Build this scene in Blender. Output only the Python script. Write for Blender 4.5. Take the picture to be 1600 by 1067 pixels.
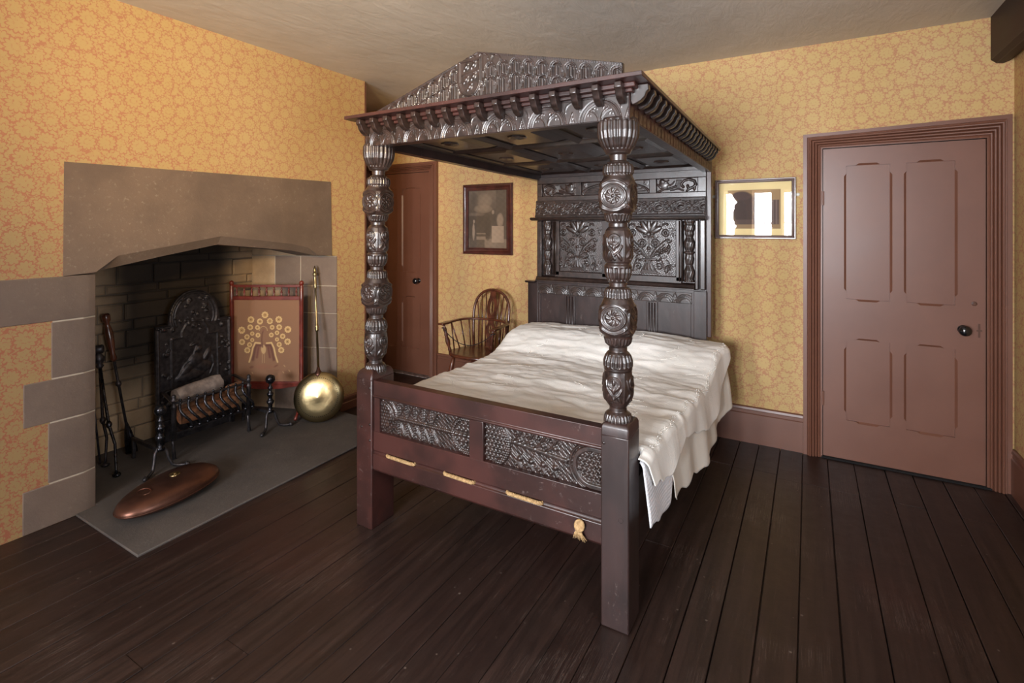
import bpy, bmesh, math, random
import numpy as np
from math import sin, cos, pi, atan2, sqrt
from mathutils import Vector, Matrix, noise
random.seed(7); np.random.seed(7)
for o in list(bpy.data.objects): bpy.data.objects.remove(o)
SC = bpy.context.scene; COL = SC.collection

# ------------------------------------------------------------------ camera
F = 797.0; TH = math.atan(464/797)
cd = bpy.data.cameras.new('camera'); cam = bpy.data.objects.new('camera', cd); COL.objects.link(cam)
cd.sensor_fit = 'HORIZONTAL'; cd.sensor_width = 36; cd.lens = 36*F/1600
cd.shift_y = -(533.5-354)/1600
cam.location = (0, 0, 1.5); cam.rotation_euler = (pi/2, 0, TH)
cd.clip_start = .05
SC.camera = cam

# ------------------------------------------------------------------ light and exposure
w = bpy.data.worlds.new('world'); SC.world = w; w.use_nodes = True
w.node_tree.nodes['Background'].inputs[0].default_value = (.62, .75, 1, 1)
w.node_tree.nodes['Background'].inputs[1].default_value = 1.0
SC.view_settings.view_transform = 'Standard'; SC.view_settings.look = 'None'
SC.view_settings.gamma = 1; SC.view_settings.exposure = 0.15
try: SC.view_settings.use_curve_mapping = False
except Exception: pass
def area(name, loc, rot, sx, sy, power, col):
    l = bpy.data.lights.new(name, 'AREA'); l.shape = 'RECTANGLE'; l.size = sx; l.size_y = sy
    l.energy = power; l.color = col
    o = bpy.data.objects.new(name, l); COL.objects.link(o); o.location = loc; o.rotation_euler = rot
    return o
YF = -2.6                      # window wall behind the camera
WINX = [-1.75, -1.25, -.75, -.25]
for x in WINX:                 # daylight standing in the four window lights
    area('window_daylight', (x, YF-.37, 1.58), (pi/2, 0, 0), .30, 1.12, 112, (.93, .95, 1.0))
area('side_window_daylight', (1.0+.12, .6, 1.55), (pi/2, 0, pi/2), .9, 1.1, 34, (.92, .95, 1.0))
# added warm fill without a fitting, for daylight bounced onto the chimney wall
lp = bpy.data.lights.new('warm_bounce_fill', 'SPOT'); lp.energy = 330; lp.color = (1, .68, .30); lp.shadow_soft_size = .14; lp.spot_size = math.radians(66); lp.spot_blend = 1
lo = bpy.data.objects.new('warm_bounce_fill', lp); COL.objects.link(lo); lo.location = (-.75, -.55, 2.0)
lo.rotation_euler = (Vector((-3.0, 2.45, 2.45))-Vector(lo.location)).to_track_quat('-Z', 'Y').to_euler()

# ------------------------------------------------------------------ material helpers
def new_mat(name):
    m = bpy.data.materials.new(name); m.use_nodes = True
    nt = m.node_tree; b = nt.nodes['Principled BSDF']
    return m, nt, b
class N:
    def __init__(s, nt): s.nt = nt
    def n(s, t, **k):
        x = s.nt.nodes.new(t)
        for a, b in k.items(): setattr(x, a, b)
        return x
    def l(s, a, b): s.nt.links.new(a, b)
    def m(s, op, a, b=None, c=None, clamp=False):
        x = s.nt.nodes.new('ShaderNodeMath'); x.operation = op; x.use_clamp = clamp
        for i, v in enumerate((a, b, c)):
            if v is None: continue
            if isinstance(v, (int, float)): x.inputs[i].default_value = v
            else: s.l(v, x.inputs[i])
        return x.outputs[0]
    def mix(s, f, a, b):
        x = s.nt.nodes.new('ShaderNodeMix'); x.data_type = 'RGBA'
        for i, v in ((0, f), (6, a), (7, b)):
            if isinstance(v, (int, float)): x.inputs[i].default_value = v
            elif isinstance(v, tuple): x.inputs[i].default_value = (*v[:3], 1)
            else: s.l(v, x.inputs[i])
        return x.outputs[2]
    def ss(s, v, a, b):
        x = s.nt.nodes.new('ShaderNodeMapRange'); x.interpolation_type = 'SMOOTHSTEP'
        s.l(v, x.inputs[0]); x.inputs[1].default_value = a; x.inputs[2].default_value = b
        return x.outputs[0]
    def coord(s, scale=(1, 1, 1), loc=(0, 0, 0)):
        g = s.n('ShaderNodeNewGeometry'); mp = s.n('ShaderNodeMapping')
        mp.inputs['Scale'].default_value = scale; mp.inputs['Location'].default_value = loc
        s.l(g.outputs['Position'], mp.inputs[0]); return mp.outputs[0]
    def ocoord(s, scale=(1, 1, 1)):
        g = s.n('ShaderNodeTexCoord'); mp = s.n('ShaderNodeMapping')
        mp.inputs['Scale'].default_value = scale
        s.l(g.outputs['Object'], mp.inputs[0]); return mp.outputs[0]
    def noise(s, vec, scale, detail=4, rough=.55, dist=0):
        x = s.n('ShaderNodeTexNoise'); s.l(vec, x.inputs['Vector'])
        x.inputs['Scale'].default_value = scale; x.inputs['Detail'].default_value = detail
        x.inputs['Roughness'].default_value = rough; x.inputs['Distortion'].default_value = dist
        return x.outputs[0]
    def bump(s, h, strength, dist, b):
        x = s.n('ShaderNodeBump'); x.inputs['Strength'].default_value = strength; x.inputs['Distance'].default_value = dist
        s.l(h, x.inputs['Height']); s.l(x.outputs[0], b.inputs['Normal']); return x

def simple(name, c1, c2=None, rough=.5, metal=0, nscale=20, stretch=(1, 1, 1), bump=.2, bdist=.002, coat=0, rvar=.1, spec=.5, coatr=.15, fleck=0):
    m, nt, b = new_mat(name); q = N(nt)
    v = q.ocoord(stretch); n1 = q.noise(v, nscale, 5)
    c2 = c2 or tuple(x*.6 for x in c1)
    cc_ = q.mix(q.ss(n1, .35, .65), c2, c1)
    if fleck:
        f_ = q.m('MULTIPLY', q.ss(q.noise(v, 55, 6, .75, .4), .585, .66), q.ss(q.noise(v, 6, 3), .42, .62))
        cc_ = q.mix(q.m('MULTIPLY', f_, fleck), cc_, (.17, .13, .12))
    q.l(cc_, b.inputs['Base Color'])
    q.l(q.m('ADD', q.m('MULTIPLY', n1, rvar*2), rough-rvar), b.inputs['Roughness'])
    b.inputs['Metallic'].default_value = metal
    b.inputs['Specular IOR Level'].default_value = spec
    b.inputs['Coat Weight'].default_value = coat; b.inputs['Coat Roughness'].default_value = coatr
    if bump: q.bump(q.noise(v, nscale*2.5, 4), bump, bdist, b)
    return m

M = {}
M['carved'] = simple('carved_dark_oak', (.036, .019, .015), (.016, .009, .007), rough=.40, nscale=30, bump=.3, bdist=.001, coat=.45, coatr=.18, spec=.6)
M['oak'] = simple('dark_oak', (.036, .018, .016), (.020, .011, .010), rough=.40, nscale=9, stretch=(1, 1, .35), bump=.6, bdist=.002, coat=.4, coatr=.22, fleck=.45)
M['redoak'] = simple('red_stained_oak', (.056, .017, .013), (.028, .011, .009), rough=.42, nscale=7, stretch=(.6, 1, .6), bump=.6, bdist=.002, coat=.3, coatr=.22, fleck=.45)
M['paint'] = simple('brown_gloss_paint', (.165, .068, .042), (.150, .061, .038), rough=.42, nscale=3, bump=.12, bdist=.002, coat=.25, coatr=.3)
M['iron'] = simple('blackened_iron', (.070, .062, .066), (.035, .032, .035), rough=.40, metal=.6, nscale=40, bump=.35, bdist=.001)
M['steel'] = simple('dark_polished_iron', (.075, .075, .085), (.03, .03, .036), rough=.28, metal=.9, nscale=30, bump=.1, bdist=.001)
M['brass'] = simple('old_brass', (.50, .40, .21), (.36, .28, .145), rough=.33, metal=1, nscale=14, bump=.1, bdist=.001, rvar=.08)
M['pan'] = simple('dented_brass', (.44, .35, .185), (.32, .25, .13), rough=.30, metal=1, nscale=4, bump=.30, bdist=.010, rvar=.06)
M['copper'] = simple('worn_copper', (.17, .080, .055), (.11, .052, .038), rough=.36, metal=.8, nscale=8, bump=.05, bdist=.001, rvar=.08)
M['knob'] = simple('black_knob', (.008, .008, .010), (.006, .006, .008), rough=.12, nscale=5, bump=0, coat=1, coatr=.05)
M['mahog'] = simple('red_mahogany', (.20, .030, .018), (.12, .020, .012), rough=.35, nscale=12, bump=.1, bdist=.001, coat=.4)
M['chair'] = simple('brown_chair_wood', (.125, .036, .017), (.06, .018, .010), rough=.3, nscale=16, bump=.1, bdist=.001, coat=.5, coatr=.15)
M['frame'] = simple('dark_red_frame', (.075, .018, .014), (.045, .012, .010), rough=.33, nscale=20, bump=.1, bdist=.001, coat=.5)
M['frame2'] = simple('brown_frame', (.13, .06, .042), (.09, .042, .03), rough=.3, nscale=20, bump=.1, bdist=.001, coat=.4)
M['white'] = simple('ivory_plate', (.8, .76, .66), rough=.4, bump=0)
M['log'] = simple('pale_log_bark', (.30, .24, .20), (.17, .13, .11), rough=.9, nscale=18, bump=.7, bdist=.005)
M['brick'] = simple('orange_firewood', (.34, .15, .07), (.16, .075, .04), rough=.9, nscale=22, bump=.6, bdist=.004)
M['beam'] = simple('dark_red_beam', (.030, .007, .005), (.018, .005, .004), rough=.6, nscale=6, stretch=(1, .3, 1), bump=.2, bdist=.002)
M['void'] = simple('dark_void', (.01, .009, .009), rough=1, bump=0)
M['strip'] = simple('worn_threshold', (.30, .24, .22), (.12, .08, .07), rough=.6, nscale=30)

# wallpaper: overlapping cream flowers and leaves on a salmon ground
def wallpaper():
    m, nt, b = new_mat('floral_wallpaper'); q = N(nt)
    g = q.n('ShaderNodeNewGeometry'); sep = q.n('ShaderNodeSeparateXYZ'); q.l(g.outputs['Position'], sep.inputs[0])
    u = q.m('ADD', sep.outputs[0], sep.outputs[1]); v = sep.outputs[2]
    def layer(cell, R, npet, depth, ang, seed, rnd=.75, ring=False, hole=0.0, wob=.0):
        c = q.n('ShaderNodeCombineXYZ'); 
        q.l(q.m('ADD', q.m('MULTIPLY', u, 1/cell), seed), c.inputs[0]); q.l(q.m('ADD', q.m('MULTIPLY', v, 1/cell), seed*1.7), c.inputs[1])
        vo = q.n('ShaderNodeTexVoronoi'); vo.voronoi_dimensions = '2D'; vo.inputs['Scale'].default_value = 1
        vo.inputs['Randomness'].default_value = rnd; q.l(c.outputs[0], vo.inputs['Vector'])
        d = q.n('ShaderNodeVectorMath', operation='SUBTRACT'); q.l(c.outputs[0], d.inputs[0]); q.l(vo.outputs['Position'], d.inputs[1])
        s2 = q.n('ShaderNodeSeparateXYZ'); q.l(d.outputs[0], s2.inputs[0])
        an = q.m('ARCTAN2', s2.outputs[1], s2.outputs[0])
        le = q.m('SQRT', q.m('ADD', q.m('POWER', q.m('ABSOLUTE', s2.outputs[0]), 2), q.m('POWER', q.m('ABSOLUTE', s2.outputs[1]), 2)))
        sc = q.n('ShaderNodeSeparateColor'); q.l(vo.outputs['Color'], sc.inputs[0])
        an2 = q.m('ADD', an, q.m('MULTIPLY', sc.outputs[0], ang))
        pet = q.m('ABSOLUTE', q.m('COSINE', q.m('MULTIPLY', an2, npet/2)))
        size = q.m('ADD', q.m('MULTIPLY', sc.outputs[1], .3*R), .78*R)
        edge = q.m('MULTIPLY', size, q.m('ADD', q.m('MULTIPLY', pet, depth), 1-depth))
        k = q.m('DIVIDE', le, edge)
        mask = q.m('SUBTRACT', 1, q.ss(k, .93, 1.04))
        line = q.m('MULTIPLY', q.ss(k, .98, 1.06), q.m('SUBTRACT', 1, q.ss(k, 1.14, 1.25)))   # outline gap round the flower
        if ring:
            rk = q.m('ABSOLUTE', q.m('SUBTRACT', k, .42)); rr = q.m('SUBTRACT', 1, q.ss(rk, .05, .10))
            mask = q.m('SUBTRACT', mask, q.m('MULTIPLY', rr, .8), clamp=True)
            vein = q.m('MULTIPLY', q.m('SUBTRACT', 1, q.ss(pet, .05, .25)), q.m('MULTIPLY', q.ss(k, .45, .55), .7))
            mask = q.m('SUBTRACT', mask, vein, clamp=True)
        return mask, line
    small, l0 = layer(.034, .50, 3, .55, 6.28, 11.3, .9)
    tiny, lt = layer(.019, .46, 5, .45, 6.28, 5.3, .9)
    med, l1 = layer(.066, .44, 7, .34, 6.28, 3.1, .8, True)
    big, l2 = layer(.128, .33, 11, .28, 3, 7.7, .55, True)
    # leafy filler whose scallops run along noise contours
    cv = q.n('ShaderNodeCombineXYZ'); q.l(u, cv.inputs[0]); q.l(v, cv.inputs[1])
    nz = q.noise(cv.outputs[0], 26, 3, .5, .6)
    fill = q.ss(q.m('ABSOLUTE', q.m('SUBTRACT', nz, .5)), .045, .02)
    a = q.m('MAXIMUM', small, q.m('MULTIPLY', tiny, .85)); a = q.m('MAXIMUM', a, q.m('MULTIPLY', fill, .9))
    a = q.m('MULTIPLY', a, q.m('SUBTRACT', 1, l1)); a = q.m('MAXIMUM', a, med)
    a = q.m('MULTIPLY', a, q.m('SUBTRACT', 1, l2)); 
    # big flowers replace what lies beneath
    a = q.m('MAXIMUM', a, big)
    fade = q.noise(cv.outputs[0], 1.3, 3)
    fr = q.m('SUBTRACT', 1, q.ss(q.m('ADD', sep.outputs[1], q.m('MULTIPLY', sep.outputs[2], .9)), 1.2, 4.4))  # shade painted into the paper: darker and redder downwards and towards the camera
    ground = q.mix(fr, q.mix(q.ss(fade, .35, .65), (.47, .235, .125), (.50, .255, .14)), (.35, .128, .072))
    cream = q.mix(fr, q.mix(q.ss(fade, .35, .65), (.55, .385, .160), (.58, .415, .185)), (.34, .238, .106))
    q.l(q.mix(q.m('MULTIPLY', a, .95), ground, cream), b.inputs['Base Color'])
    b.inputs['Roughness'].default_value = .75; b.inputs['Specular IOR Level'].default_value = .25
    q.bump(q.noise(cv.outputs[0], 300, 2), .15, .001, b)
    return m
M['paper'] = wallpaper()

def floor_mat():
    m, nt, b = new_mat('dark_oiled_boards'); q = N(nt)
    g = q.n('ShaderNodeNewGeometry'); rnd = g.outputs['Random Per Island']
    v = q.coord((1, 1, 1)); vs = q.coord((9, .6, 9)); vf = q.coord((60, 1.5, 60))
    n0 = q.noise(v, 1.1, 3); n1 = q.noise(vs, 3, 6, .6, .6); n2 = q.noise(vf, 1.2, 4, .7); n3 = q.noise(v, 14, 5, .7)
    base = q.mix(q.ss(n1, .3, .75), (.016, .0090, .0072), (.040, .022, .017))
    base = q.mix(q.m('MULTIPLY', rnd, .45), base, (.020, .009, .007))
    worn = q.m('MULTIPLY', q.ss(n2, .60, .76), q.ss(n3, .46, .64))
    base = q.mix(q.m('MULTIPLY', worn, .55), base, (.16, .105, .085))
    sc_ = q.noise(q.coord((70, 1.1, 1)), 1.6, 5, .65, .8); scr = q.m('MULTIPLY', q.m('SUBTRACT', 1, q.ss(q.m('ABSOLUTE', q.m('SUBTRACT', sc_, .5)), .004, .016)), q.ss(q.noise(v, 2.3, 4), .50, .66))
    base = q.mix(q.m('MULTIPLY', scr, .55), base, (.17, .125, .105))
    vo = q.n('ShaderNodeTexVoronoi'); vo.inputs['Scale'].default_value = 17; q.l(v, vo.inputs['Vector'])
    sp = q.m('MULTIPLY', q.m('SUBTRACT', 1, q.ss(vo.outputs['Distance'], .05, .11)), q.ss(n3, .50, .6))
    base = q.mix(q.m('MULTIPLY', sp, .5), base, (.22, .17, .14))
    base = q.mix(q.m('MULTIPLY', q.ss(n0, .5, .7), .35), base, (.05, .016, .012))
    q.l(base, b.inputs['Base Color'])
    q.l(q.m('ADD', q.m('MULTIPLY', n3, .28), q.m('ADD', .22, q.m('MULTIPLY', n1, .12))), b.inputs['Roughness'])
    b.inputs['Specular IOR Level'].default_value = .5
    q.bump(q.m('ADD', q.m('MULTIPLY', n2, .5), n3), .45, .002, b)
    return m
M['floor'] = floor_mat()

def stone_mat(name, c1, c2, soot=False, speck=.5):
    m, nt, b = new_mat(name); q = N(nt)
    v = q.coord(); n1 = q.noise(v, 3.2, 6, .6); n2 = q.noise(v, 45, 5, .7); n3 = q.noise(v, 150, 3, .6); n4 = q.noise(v, 1.3, 3)
    c = q.mix(q.ss(n1, .3, .7), c2, c1)
    c = q.mix(q.m('MULTIPLY', q.m('MULTIPLY', q.ss(n2, .56, .68), q.ss(n1, .4, .6)), speck), c, (.42, .36, .27))
    g = q.n('ShaderNodeNewGeometry')
    c = q.mix(q.m('MULTIPLY', g.outputs['Random Per Island'], .3), c, tuple(x*.55 for x in c1))
    if soot:
        sep = q.n('ShaderNodeSeparateXYZ'); q.l(v, sep.inputs[0])
        dy = q.m('ABSOLUTE', q.m('SUBTRACT', sep.outputs[1], 2.02))
        s = q.m('SUBTRACT', 1, q.ss(q.m('ADD', dy, q.m('MULTIPLY', q.m('SUBTRACT', n4, .5), .5)), .28, .60))
        s = q.m('MULTIPLY', s, q.ss(q.m('ADD', sep.outputs[2], q.m('MULTIPLY', n1, .3)), .35, .8))
        top = q.ss(q.m('ADD', sep.outputs[2], q.m('MULTIPLY', n1, .3)), 1.25, 1.55)
        lim = q.m('SUBTRACT', 1, q.ss(sep.outputs[1], 2.25, 2.5))
        s = q.m('MAXIMUM', s, q.m('MULTIPLY', top, lim))
        c = q.mix(q.m('MULTIPLY', s, .93), c, (.010, .008, .008))
    q.l(c, b.inputs['Base Color']); b.inputs['Roughness'].default_value = .88; b.inputs['Specular IOR Level'].default_value = .3
    q.bump(q.m('ADD', q.m('MULTIPLY', n1, .6), q.m('ADD', q.m('MULTIPLY', n2, .5), q.m('MULTIPLY', n3, .2))), .6, .006, b)
    return m
M['stone'] = stone_mat('grey_brown_stone', (.235, .165, .118), (.165, .118, .088))
M['jamb'] = stone_mat('grey_jamb_stone', (.225, .168, .132), (.175, .13, .105), speck=.15)
M['slab'] = stone_mat('slate_grey_hearth', (.118, .100, .088), (.080, .070, .064), speck=.15)
M['rubble'] = stone_mat('sooty_rubble', (.54, .39, .24), (.34, .24, .15), soot=True, speck=.3)
M['mortar'] = stone_mat('mortar', (.30, .23, .16), (.18, .14, .10), soot=True)
M['joint'] = stone_mat('pale_lime_joint', (.55, .48, .38), (.44, .38, .30), speck=.2)
def ceil_mat():
    m, nt, b = new_mat('ceiling_plaster'); q = N(nt)
    v = q.coord((1, 1, 1)); n1 = q.noise(v, 1.5, 5, .6); n2 = q.noise(q.coord((2, .7, 1)), 6, 5, .6, .5)
    q.l(q.mix(q.ss(n1, .35, .65), (.58, .53, .46), (.64, .59, .52)), b.inputs['Base Color'])
    b.inputs['Roughness'].default_value = .6
    q.bump(n2, .35, .02, b); return m
M['plaster'] = ceil_mat()

def cloth(name, c, c2, pat):
    m, nt, b = new_mat(name); q = N(nt)
    v = q.coord(); n1 = q.noise(v, 5, 4)
    q.l(q.mix(q.ss(n1, .35, .65), c2, c), b.inputs['Base Color'])
    b.inputs['Roughness'].default_value = .9; b.inputs['Specular IOR Level'].default_value = .15
    b.inputs['Sheen Weight'].default_value = .15
    if pat == 'honey':
        mp = q.coord((70, 70, 70)); vo = q.n('ShaderNodeTexVoronoi'); vo.inputs['Scale'].default_value = 1; vo.inputs['Randomness'].default_value = .15
        q.l(mp, vo.inputs['Vector']); q.bump(vo.outputs['Distance'], .9, .006, b)
    elif pat == 'embr':
        w_ = q.noise(v, 12, 3, .5, 1.5); l1 = q.m('SUBTRACT', 1, q.ss(q.m('ABSOLUTE', q.m('SUBTRACT', w_, .5)), .012, .035))
        n2 = q.noise(v, 120, 2); l1 = q.m('MULTIPLY', l1, q.ss(n2, .40, .55))
        h = q.m('ADD', q.m('MULTIPLY', l1, .35), q.m('MULTIPLY', q.noise(v, 55, 3), .45))
        q.bump(h, .40, .003, b)
    else: q.bump(q.noise(v, 200, 2), .3, .001, b)
    return m
M['cover'] = cloth('cream_embroidered_cotton', (.92, .895, .84), (.89, .865, .80), 'embr')
M['sheet'] = cloth('cream_plain_cotton', (.82, .77, .68), (.79, .74, .65), 'plain')
M['blanket'] = cloth('white_honeycomb_cotton', (.80, .80, .82), (.74, .74, .77), 'honey')
M['stitch'] = cloth('white_stitching', (.92, .895, .84), (.90, .87, .81), 'plain')
def rope_mat():
    return simple('straw_rope', (.46, .30, .14), (.28, .17, .07), rough=.8, nscale=90, bump=.6, bdist=.002)
M['rope'] = rope_mat()
def attr_mat(name, rough, spec=.3, coat=0, coatr=.03):
    m, nt, b = new_mat(name); a = nt.nodes.new('ShaderNodeAttribute'); a.attribute_name = 'pattern'
    nt.links.new(a.outputs['Color'], b.inputs['Base Color']); b.inputs['Roughness'].default_value = rough
    b.inputs['Specular IOR Level'].default_value = spec; b.inputs['Coat Weight'].default_value = coat; b.inputs['Coat Roughness'].default_value = coatr
    return m
M['print'] = attr_mat('engraving_paper', .7); M['embroidery'] = attr_mat('embroidered_linen', .85)
def glass_mat():
    m, nt, b = new_mat('picture_glass')
    b.inputs['Base Color'].default_value = (1, 1, 1, 1); b.inputs['Roughness'].default_value = .01
    out = nt.nodes['Material Output']; t = nt.nodes.new('ShaderNodeBsdfTransparent'); gl = nt.nodes.new('ShaderNodeBsdfGlossy')
    gl.inputs['Roughness'].default_value = .015; fr = nt.nodes.new('ShaderNodeFresnel'); fr.inputs[0].default_value = 1.5
    mx = nt.nodes.new('ShaderNodeMixShader'); nt.links.new(fr.outputs[0], mx.inputs[0]); nt.links.new(t.outputs[0], mx.inputs[1]); nt.links.new(gl.outputs[0], mx.inputs[2])
    nt.links.new(mx.outputs[0], out.inputs[0]); return m
M['glass'] = glass_mat()

# ------------------------------------------------------------------ mesh helpers
class MB:
    def __init__(s): s.v = []; s.f = []
    def add(s, vs, fs):
        k = len(s.v); s.v += [tuple(p) for p in vs]; s.f += [tuple(i+k for i in f) for f in fs]; return s
    def box(s, x0, x1, y0, y1, z0, z1):
        return s.add([(x0,y0,z0),(x1,y0,z0),(x1,y1,z0),(x0,y1,z0),(x0,y0,z1),(x1,y0,z1),(x1,y1,z1),(x0,y1,z1)],
                     [(0,3,2,1),(4,5,6,7),(0,1,5,4),(1,2,6,5),(2,3,7,6),(3,0,4,7)])
    def prism(s, poly, a0, a1, axis='y'):
        """poly: 2-D points; extruded along axis from a0 to a1. axis y: (x,z); x: (y,z); z: (x,y)"""
        def P(p, a): return (p[0], a, p[1]) if axis == 'y' else ((a, p[0], p[1]) if axis == 'x' else (p[0], p[1], a))
        n = len(poly); vs = [P(p, a0) for p in poly] + [P(p, a1) for p in poly]
        return s.add(vs, [tuple(range(n)), tuple(range(2*n-1, n-1, -1))] + [(i, n+i, n+(i+1) % n, (i+1) % n) for i in range(n)])
    def lathe(s, prof, c=(0, 0, 0), segs=20, axis=(0, 0, 1), cap=True):
        """prof: (t, r) along axis from c"""
        A = Vector(axis).normalized(); U = A.orthogonal().normalized(); V = A.cross(U); c = Vector(c)
        vs = []; fs = []
        for t, r in prof:
            for i in range(segs):
                a = 2*pi*i/segs; vs.append(c + A*t + U*(r*cos(a)) + V*(r*sin(a)))
        for j in range(len(prof)-1):
            for i in range(segs):
                k = j*segs; i2 = (i+1) % segs; fs.append((k+i, k+i2, k+segs+i2, k+segs+i))
        if cap: fs.append(tuple(range(segs-1, -1, -1))); k = (len(prof)-1)*segs; fs.append(tuple(range(k, k+segs)))
        return s.add(vs, fs)
    def tube(s, pts, r, segs=8, closed=False):
        pts = [Vector(p) for p in pts]; n = len(pts); rs = r if isinstance(r, (list, tuple)) else [r]*n
        vs = []; fs = []; prev = None
        for i, p in enumerate(pts):
            a = pts[(i-1) % n] if (closed or i > 0) else p; b = pts[(i+1) % n] if (closed or i < n-1) else p
            t = (b-a).normalized()
            u = t.orthogonal().normalized() if prev is None else (prev - t*prev.dot(t)).normalized()
            prev = u; v = t.cross(u)
            for k in range(segs):
                an = 2*pi*k/segs; vs.append(p + u*(rs[i]*cos(an)) + v*(rs[i]*sin(an)))
        m = n if closed else n-1
        for j in range(m):
            k = j*segs; k2 = ((j+1) % n)*segs
            for i in range(segs): i2 = (i+1) % segs; fs.append((k+i, k+i2, k2+i2, k2+i))
        if not closed: fs.append(tuple(range(segs-1, -1, -1))); k = (n-1)*segs; fs.append(tuple(range(k, k+segs)))
        return s.add(vs, fs)
    def ball(s, c, r, segs=16):
        rx, ry, rz = r if isinstance(r, tuple) else (r, r, r); vs = []; fs = []; R = segs//2
        for j in range(1, R):
            ph = pi*j/R
            for i in range(segs): a = 2*pi*i/segs; vs.append((c[0]+rx*sin(ph)*cos(a), c[1]+ry*sin(ph)*sin(a), c[2]-rz*cos(ph)))
        b = len(vs); vs += [(c[0], c[1], c[2]-rz), (c[0], c[1], c[2]+rz)]
        for j in range(R-2):
            for i in range(segs): i2 = (i+1) % segs; k = j*segs; fs.append((k+i, k+i2, k+segs+i2, k+segs+i))
        for i in range(segs):
            i2 = (i+1) % segs; fs.append((b, i2, i)); k = (R-2)*segs; fs.append((b+1, k+i, k+i2))
        return s.add(vs, fs)
    def grid(s, P, mask=None, close_u=False):
        """P: array (nu,nv,3)"""
        nu, nv = P.shape[:2]; k = len(s.v); s.v += [tuple(p) for p in P.reshape(-1, 3).tolist()]
        for i in range(nu if close_u else nu-1):
            i2 = (i+1) % nu
            for j in range(nv-1):
                if mask is not None and not mask[i, j]: continue
                s.f.append((k+i*nv+j, k+i2*nv+j, k+i2*nv+j+1, k+i*nv+j+1))
        return s
ORI = {}
def thing(name, label, cat, loc=(0, 0, 0), rotz=0, group=None):
    o = bpy.data.objects.new(name, None); COL.objects.link(o); o.empty_display_size = .1
    o.location = loc; o.rotation_euler = (0, 0, rotz); ORI[o.name] = Vector(loc)
    tag(o, label, cat, group); return o
def tag(o, label, cat, group=None, kind=None):
    o['label'] = label; o['category'] = cat
    if group: o['group'] = group
    if kind: o['kind'] = kind
    return o
def obj(name, mb, mat, parent=None, local=False, smooth=False, bevel=0, label=None, origin=None, auto=None, tr=None):
    me = bpy.data.meshes.new(name); me.from_pydata(mb.v, [], mb.f); me.update()
    if tr: me.transform(tr)
    bm = bmesh.new(); bm.from_mesh(me); bmesh.ops.recalc_face_normals(bm, faces=bm.faces) if len(me.vertices) < 30000 else None
    bm.to_mesh(me); bm.free()
    o = bpy.data.objects.new(name, me); COL.objects.link(o)
    if mat: me.materials.append(mat)
    if smooth or auto:
        me.polygons.foreach_set('use_smooth', [True]*len(me.polygons))
        if auto: me.set_sharp_from_angle(angle=math.radians(auto))
    if parent:
        o.parent = parent
        if not local:
            off = ORI[parent.name]; me.transform(Matrix.Translation(-off))
        ORI[o.name] = ORI.get(parent.name, Vector()).copy() if not local else Vector()
    else:
        if origin is None:
            c = [me.vertices[0].co] ; xs = np.array([v.co for v in me.vertices]); lo_ = xs.min(0); hi = xs.max(0)
            origin = ((lo_[0]+hi[0])/2, (lo_[1]+hi[1])/2, lo_[2])
        off = Vector([float(t) for t in origin]); me.transform(Matrix.Translation(-off)); o.location = off; ORI[o.name] = off.copy()
    if bevel:
        b = o.modifiers.new('bevel', 'BEVEL'); b.width = bevel; b.segments = 2; b.limit_method = 'ANGLE'; b.angle_limit = .6
        me.polygons.foreach_set('use_smooth', [True]*len(me.polygons)); me.set_sharp_from_angle(angle=math.radians(35))
    if label: o['label'] = label
    return o
def struct(name, mb, mat, parent=None, **k):
    o = obj(name, mb, mat, parent, **k)
    if not parent: o['kind'] = 'structure'
    return o
def boxo(name, x0, x1, y0, y1, z0, z1, mat, parent=None, bevel=.003, **k):
    return obj(name, MB().box(x0, x1, y0, y1, z0, z1), mat, parent, bevel=bevel, **k)
def copytree(o, loc=None, parent=None):
    c = o.copy(); COL.objects.link(c)
    if parent: c.parent = parent
    if loc: c.location = loc
    for ch in list(o.children): copytree(ch, None, c)
    return c

# ------------------------------------------------------------------ carving: height functions on a (u, v) grid in metres
def sm(x): x = np.clip(x, 0, 1); return x*x*(3-2*x)
def ridge(d, w): return sm(1-np.abs(d)/w)
def disc(u, v, cx, cy, r, soft=.003): return sm((r-np.hypot(u-cx, v-cy))/soft)
def ringf(u, v, cx, cy, r, w): return ridge(np.hypot(u-cx, v-cy)-r, w)
def segf(u, v, a, b, w):
    ax, ay = a; bx, by = b; dx, dy = bx-ax, by-ay; t = np.clip(((u-ax)*dx+(v-ay)*dy)/(dx*dx+dy*dy), 0, 1)
    return ridge(np.hypot(u-ax-t*dx, v-ay-t*dy), w)
def domef(u, v, cx, cy, rx, ry, ang=0):
    c, s = cos(ang), sin(ang); x = (u-cx)*c+(v-cy)*s; y = -(u-cx)*s+(v-cy)*c
    return np.sqrt(np.clip(1-(x/rx)**2-(y/ry)**2, 0, 1))
def curvef(u, v, pts, w):
    h = np.zeros_like(u)
    for a, b in zip(pts, pts[1:]): h = np.maximum(h, segf(u, v, a, b, w))
    return h
def spiral(cx, cy, r0, r1, a0, turns, n=22):
    return [(cx+(r0+(r1-r0)*t)*cos(a0+turns*2*pi*t), cy+(r0+(r1-r0)*t)*sin(a0+turns*2*pi*t)) for t in [i/n for i in range(n+1)]]
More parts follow.
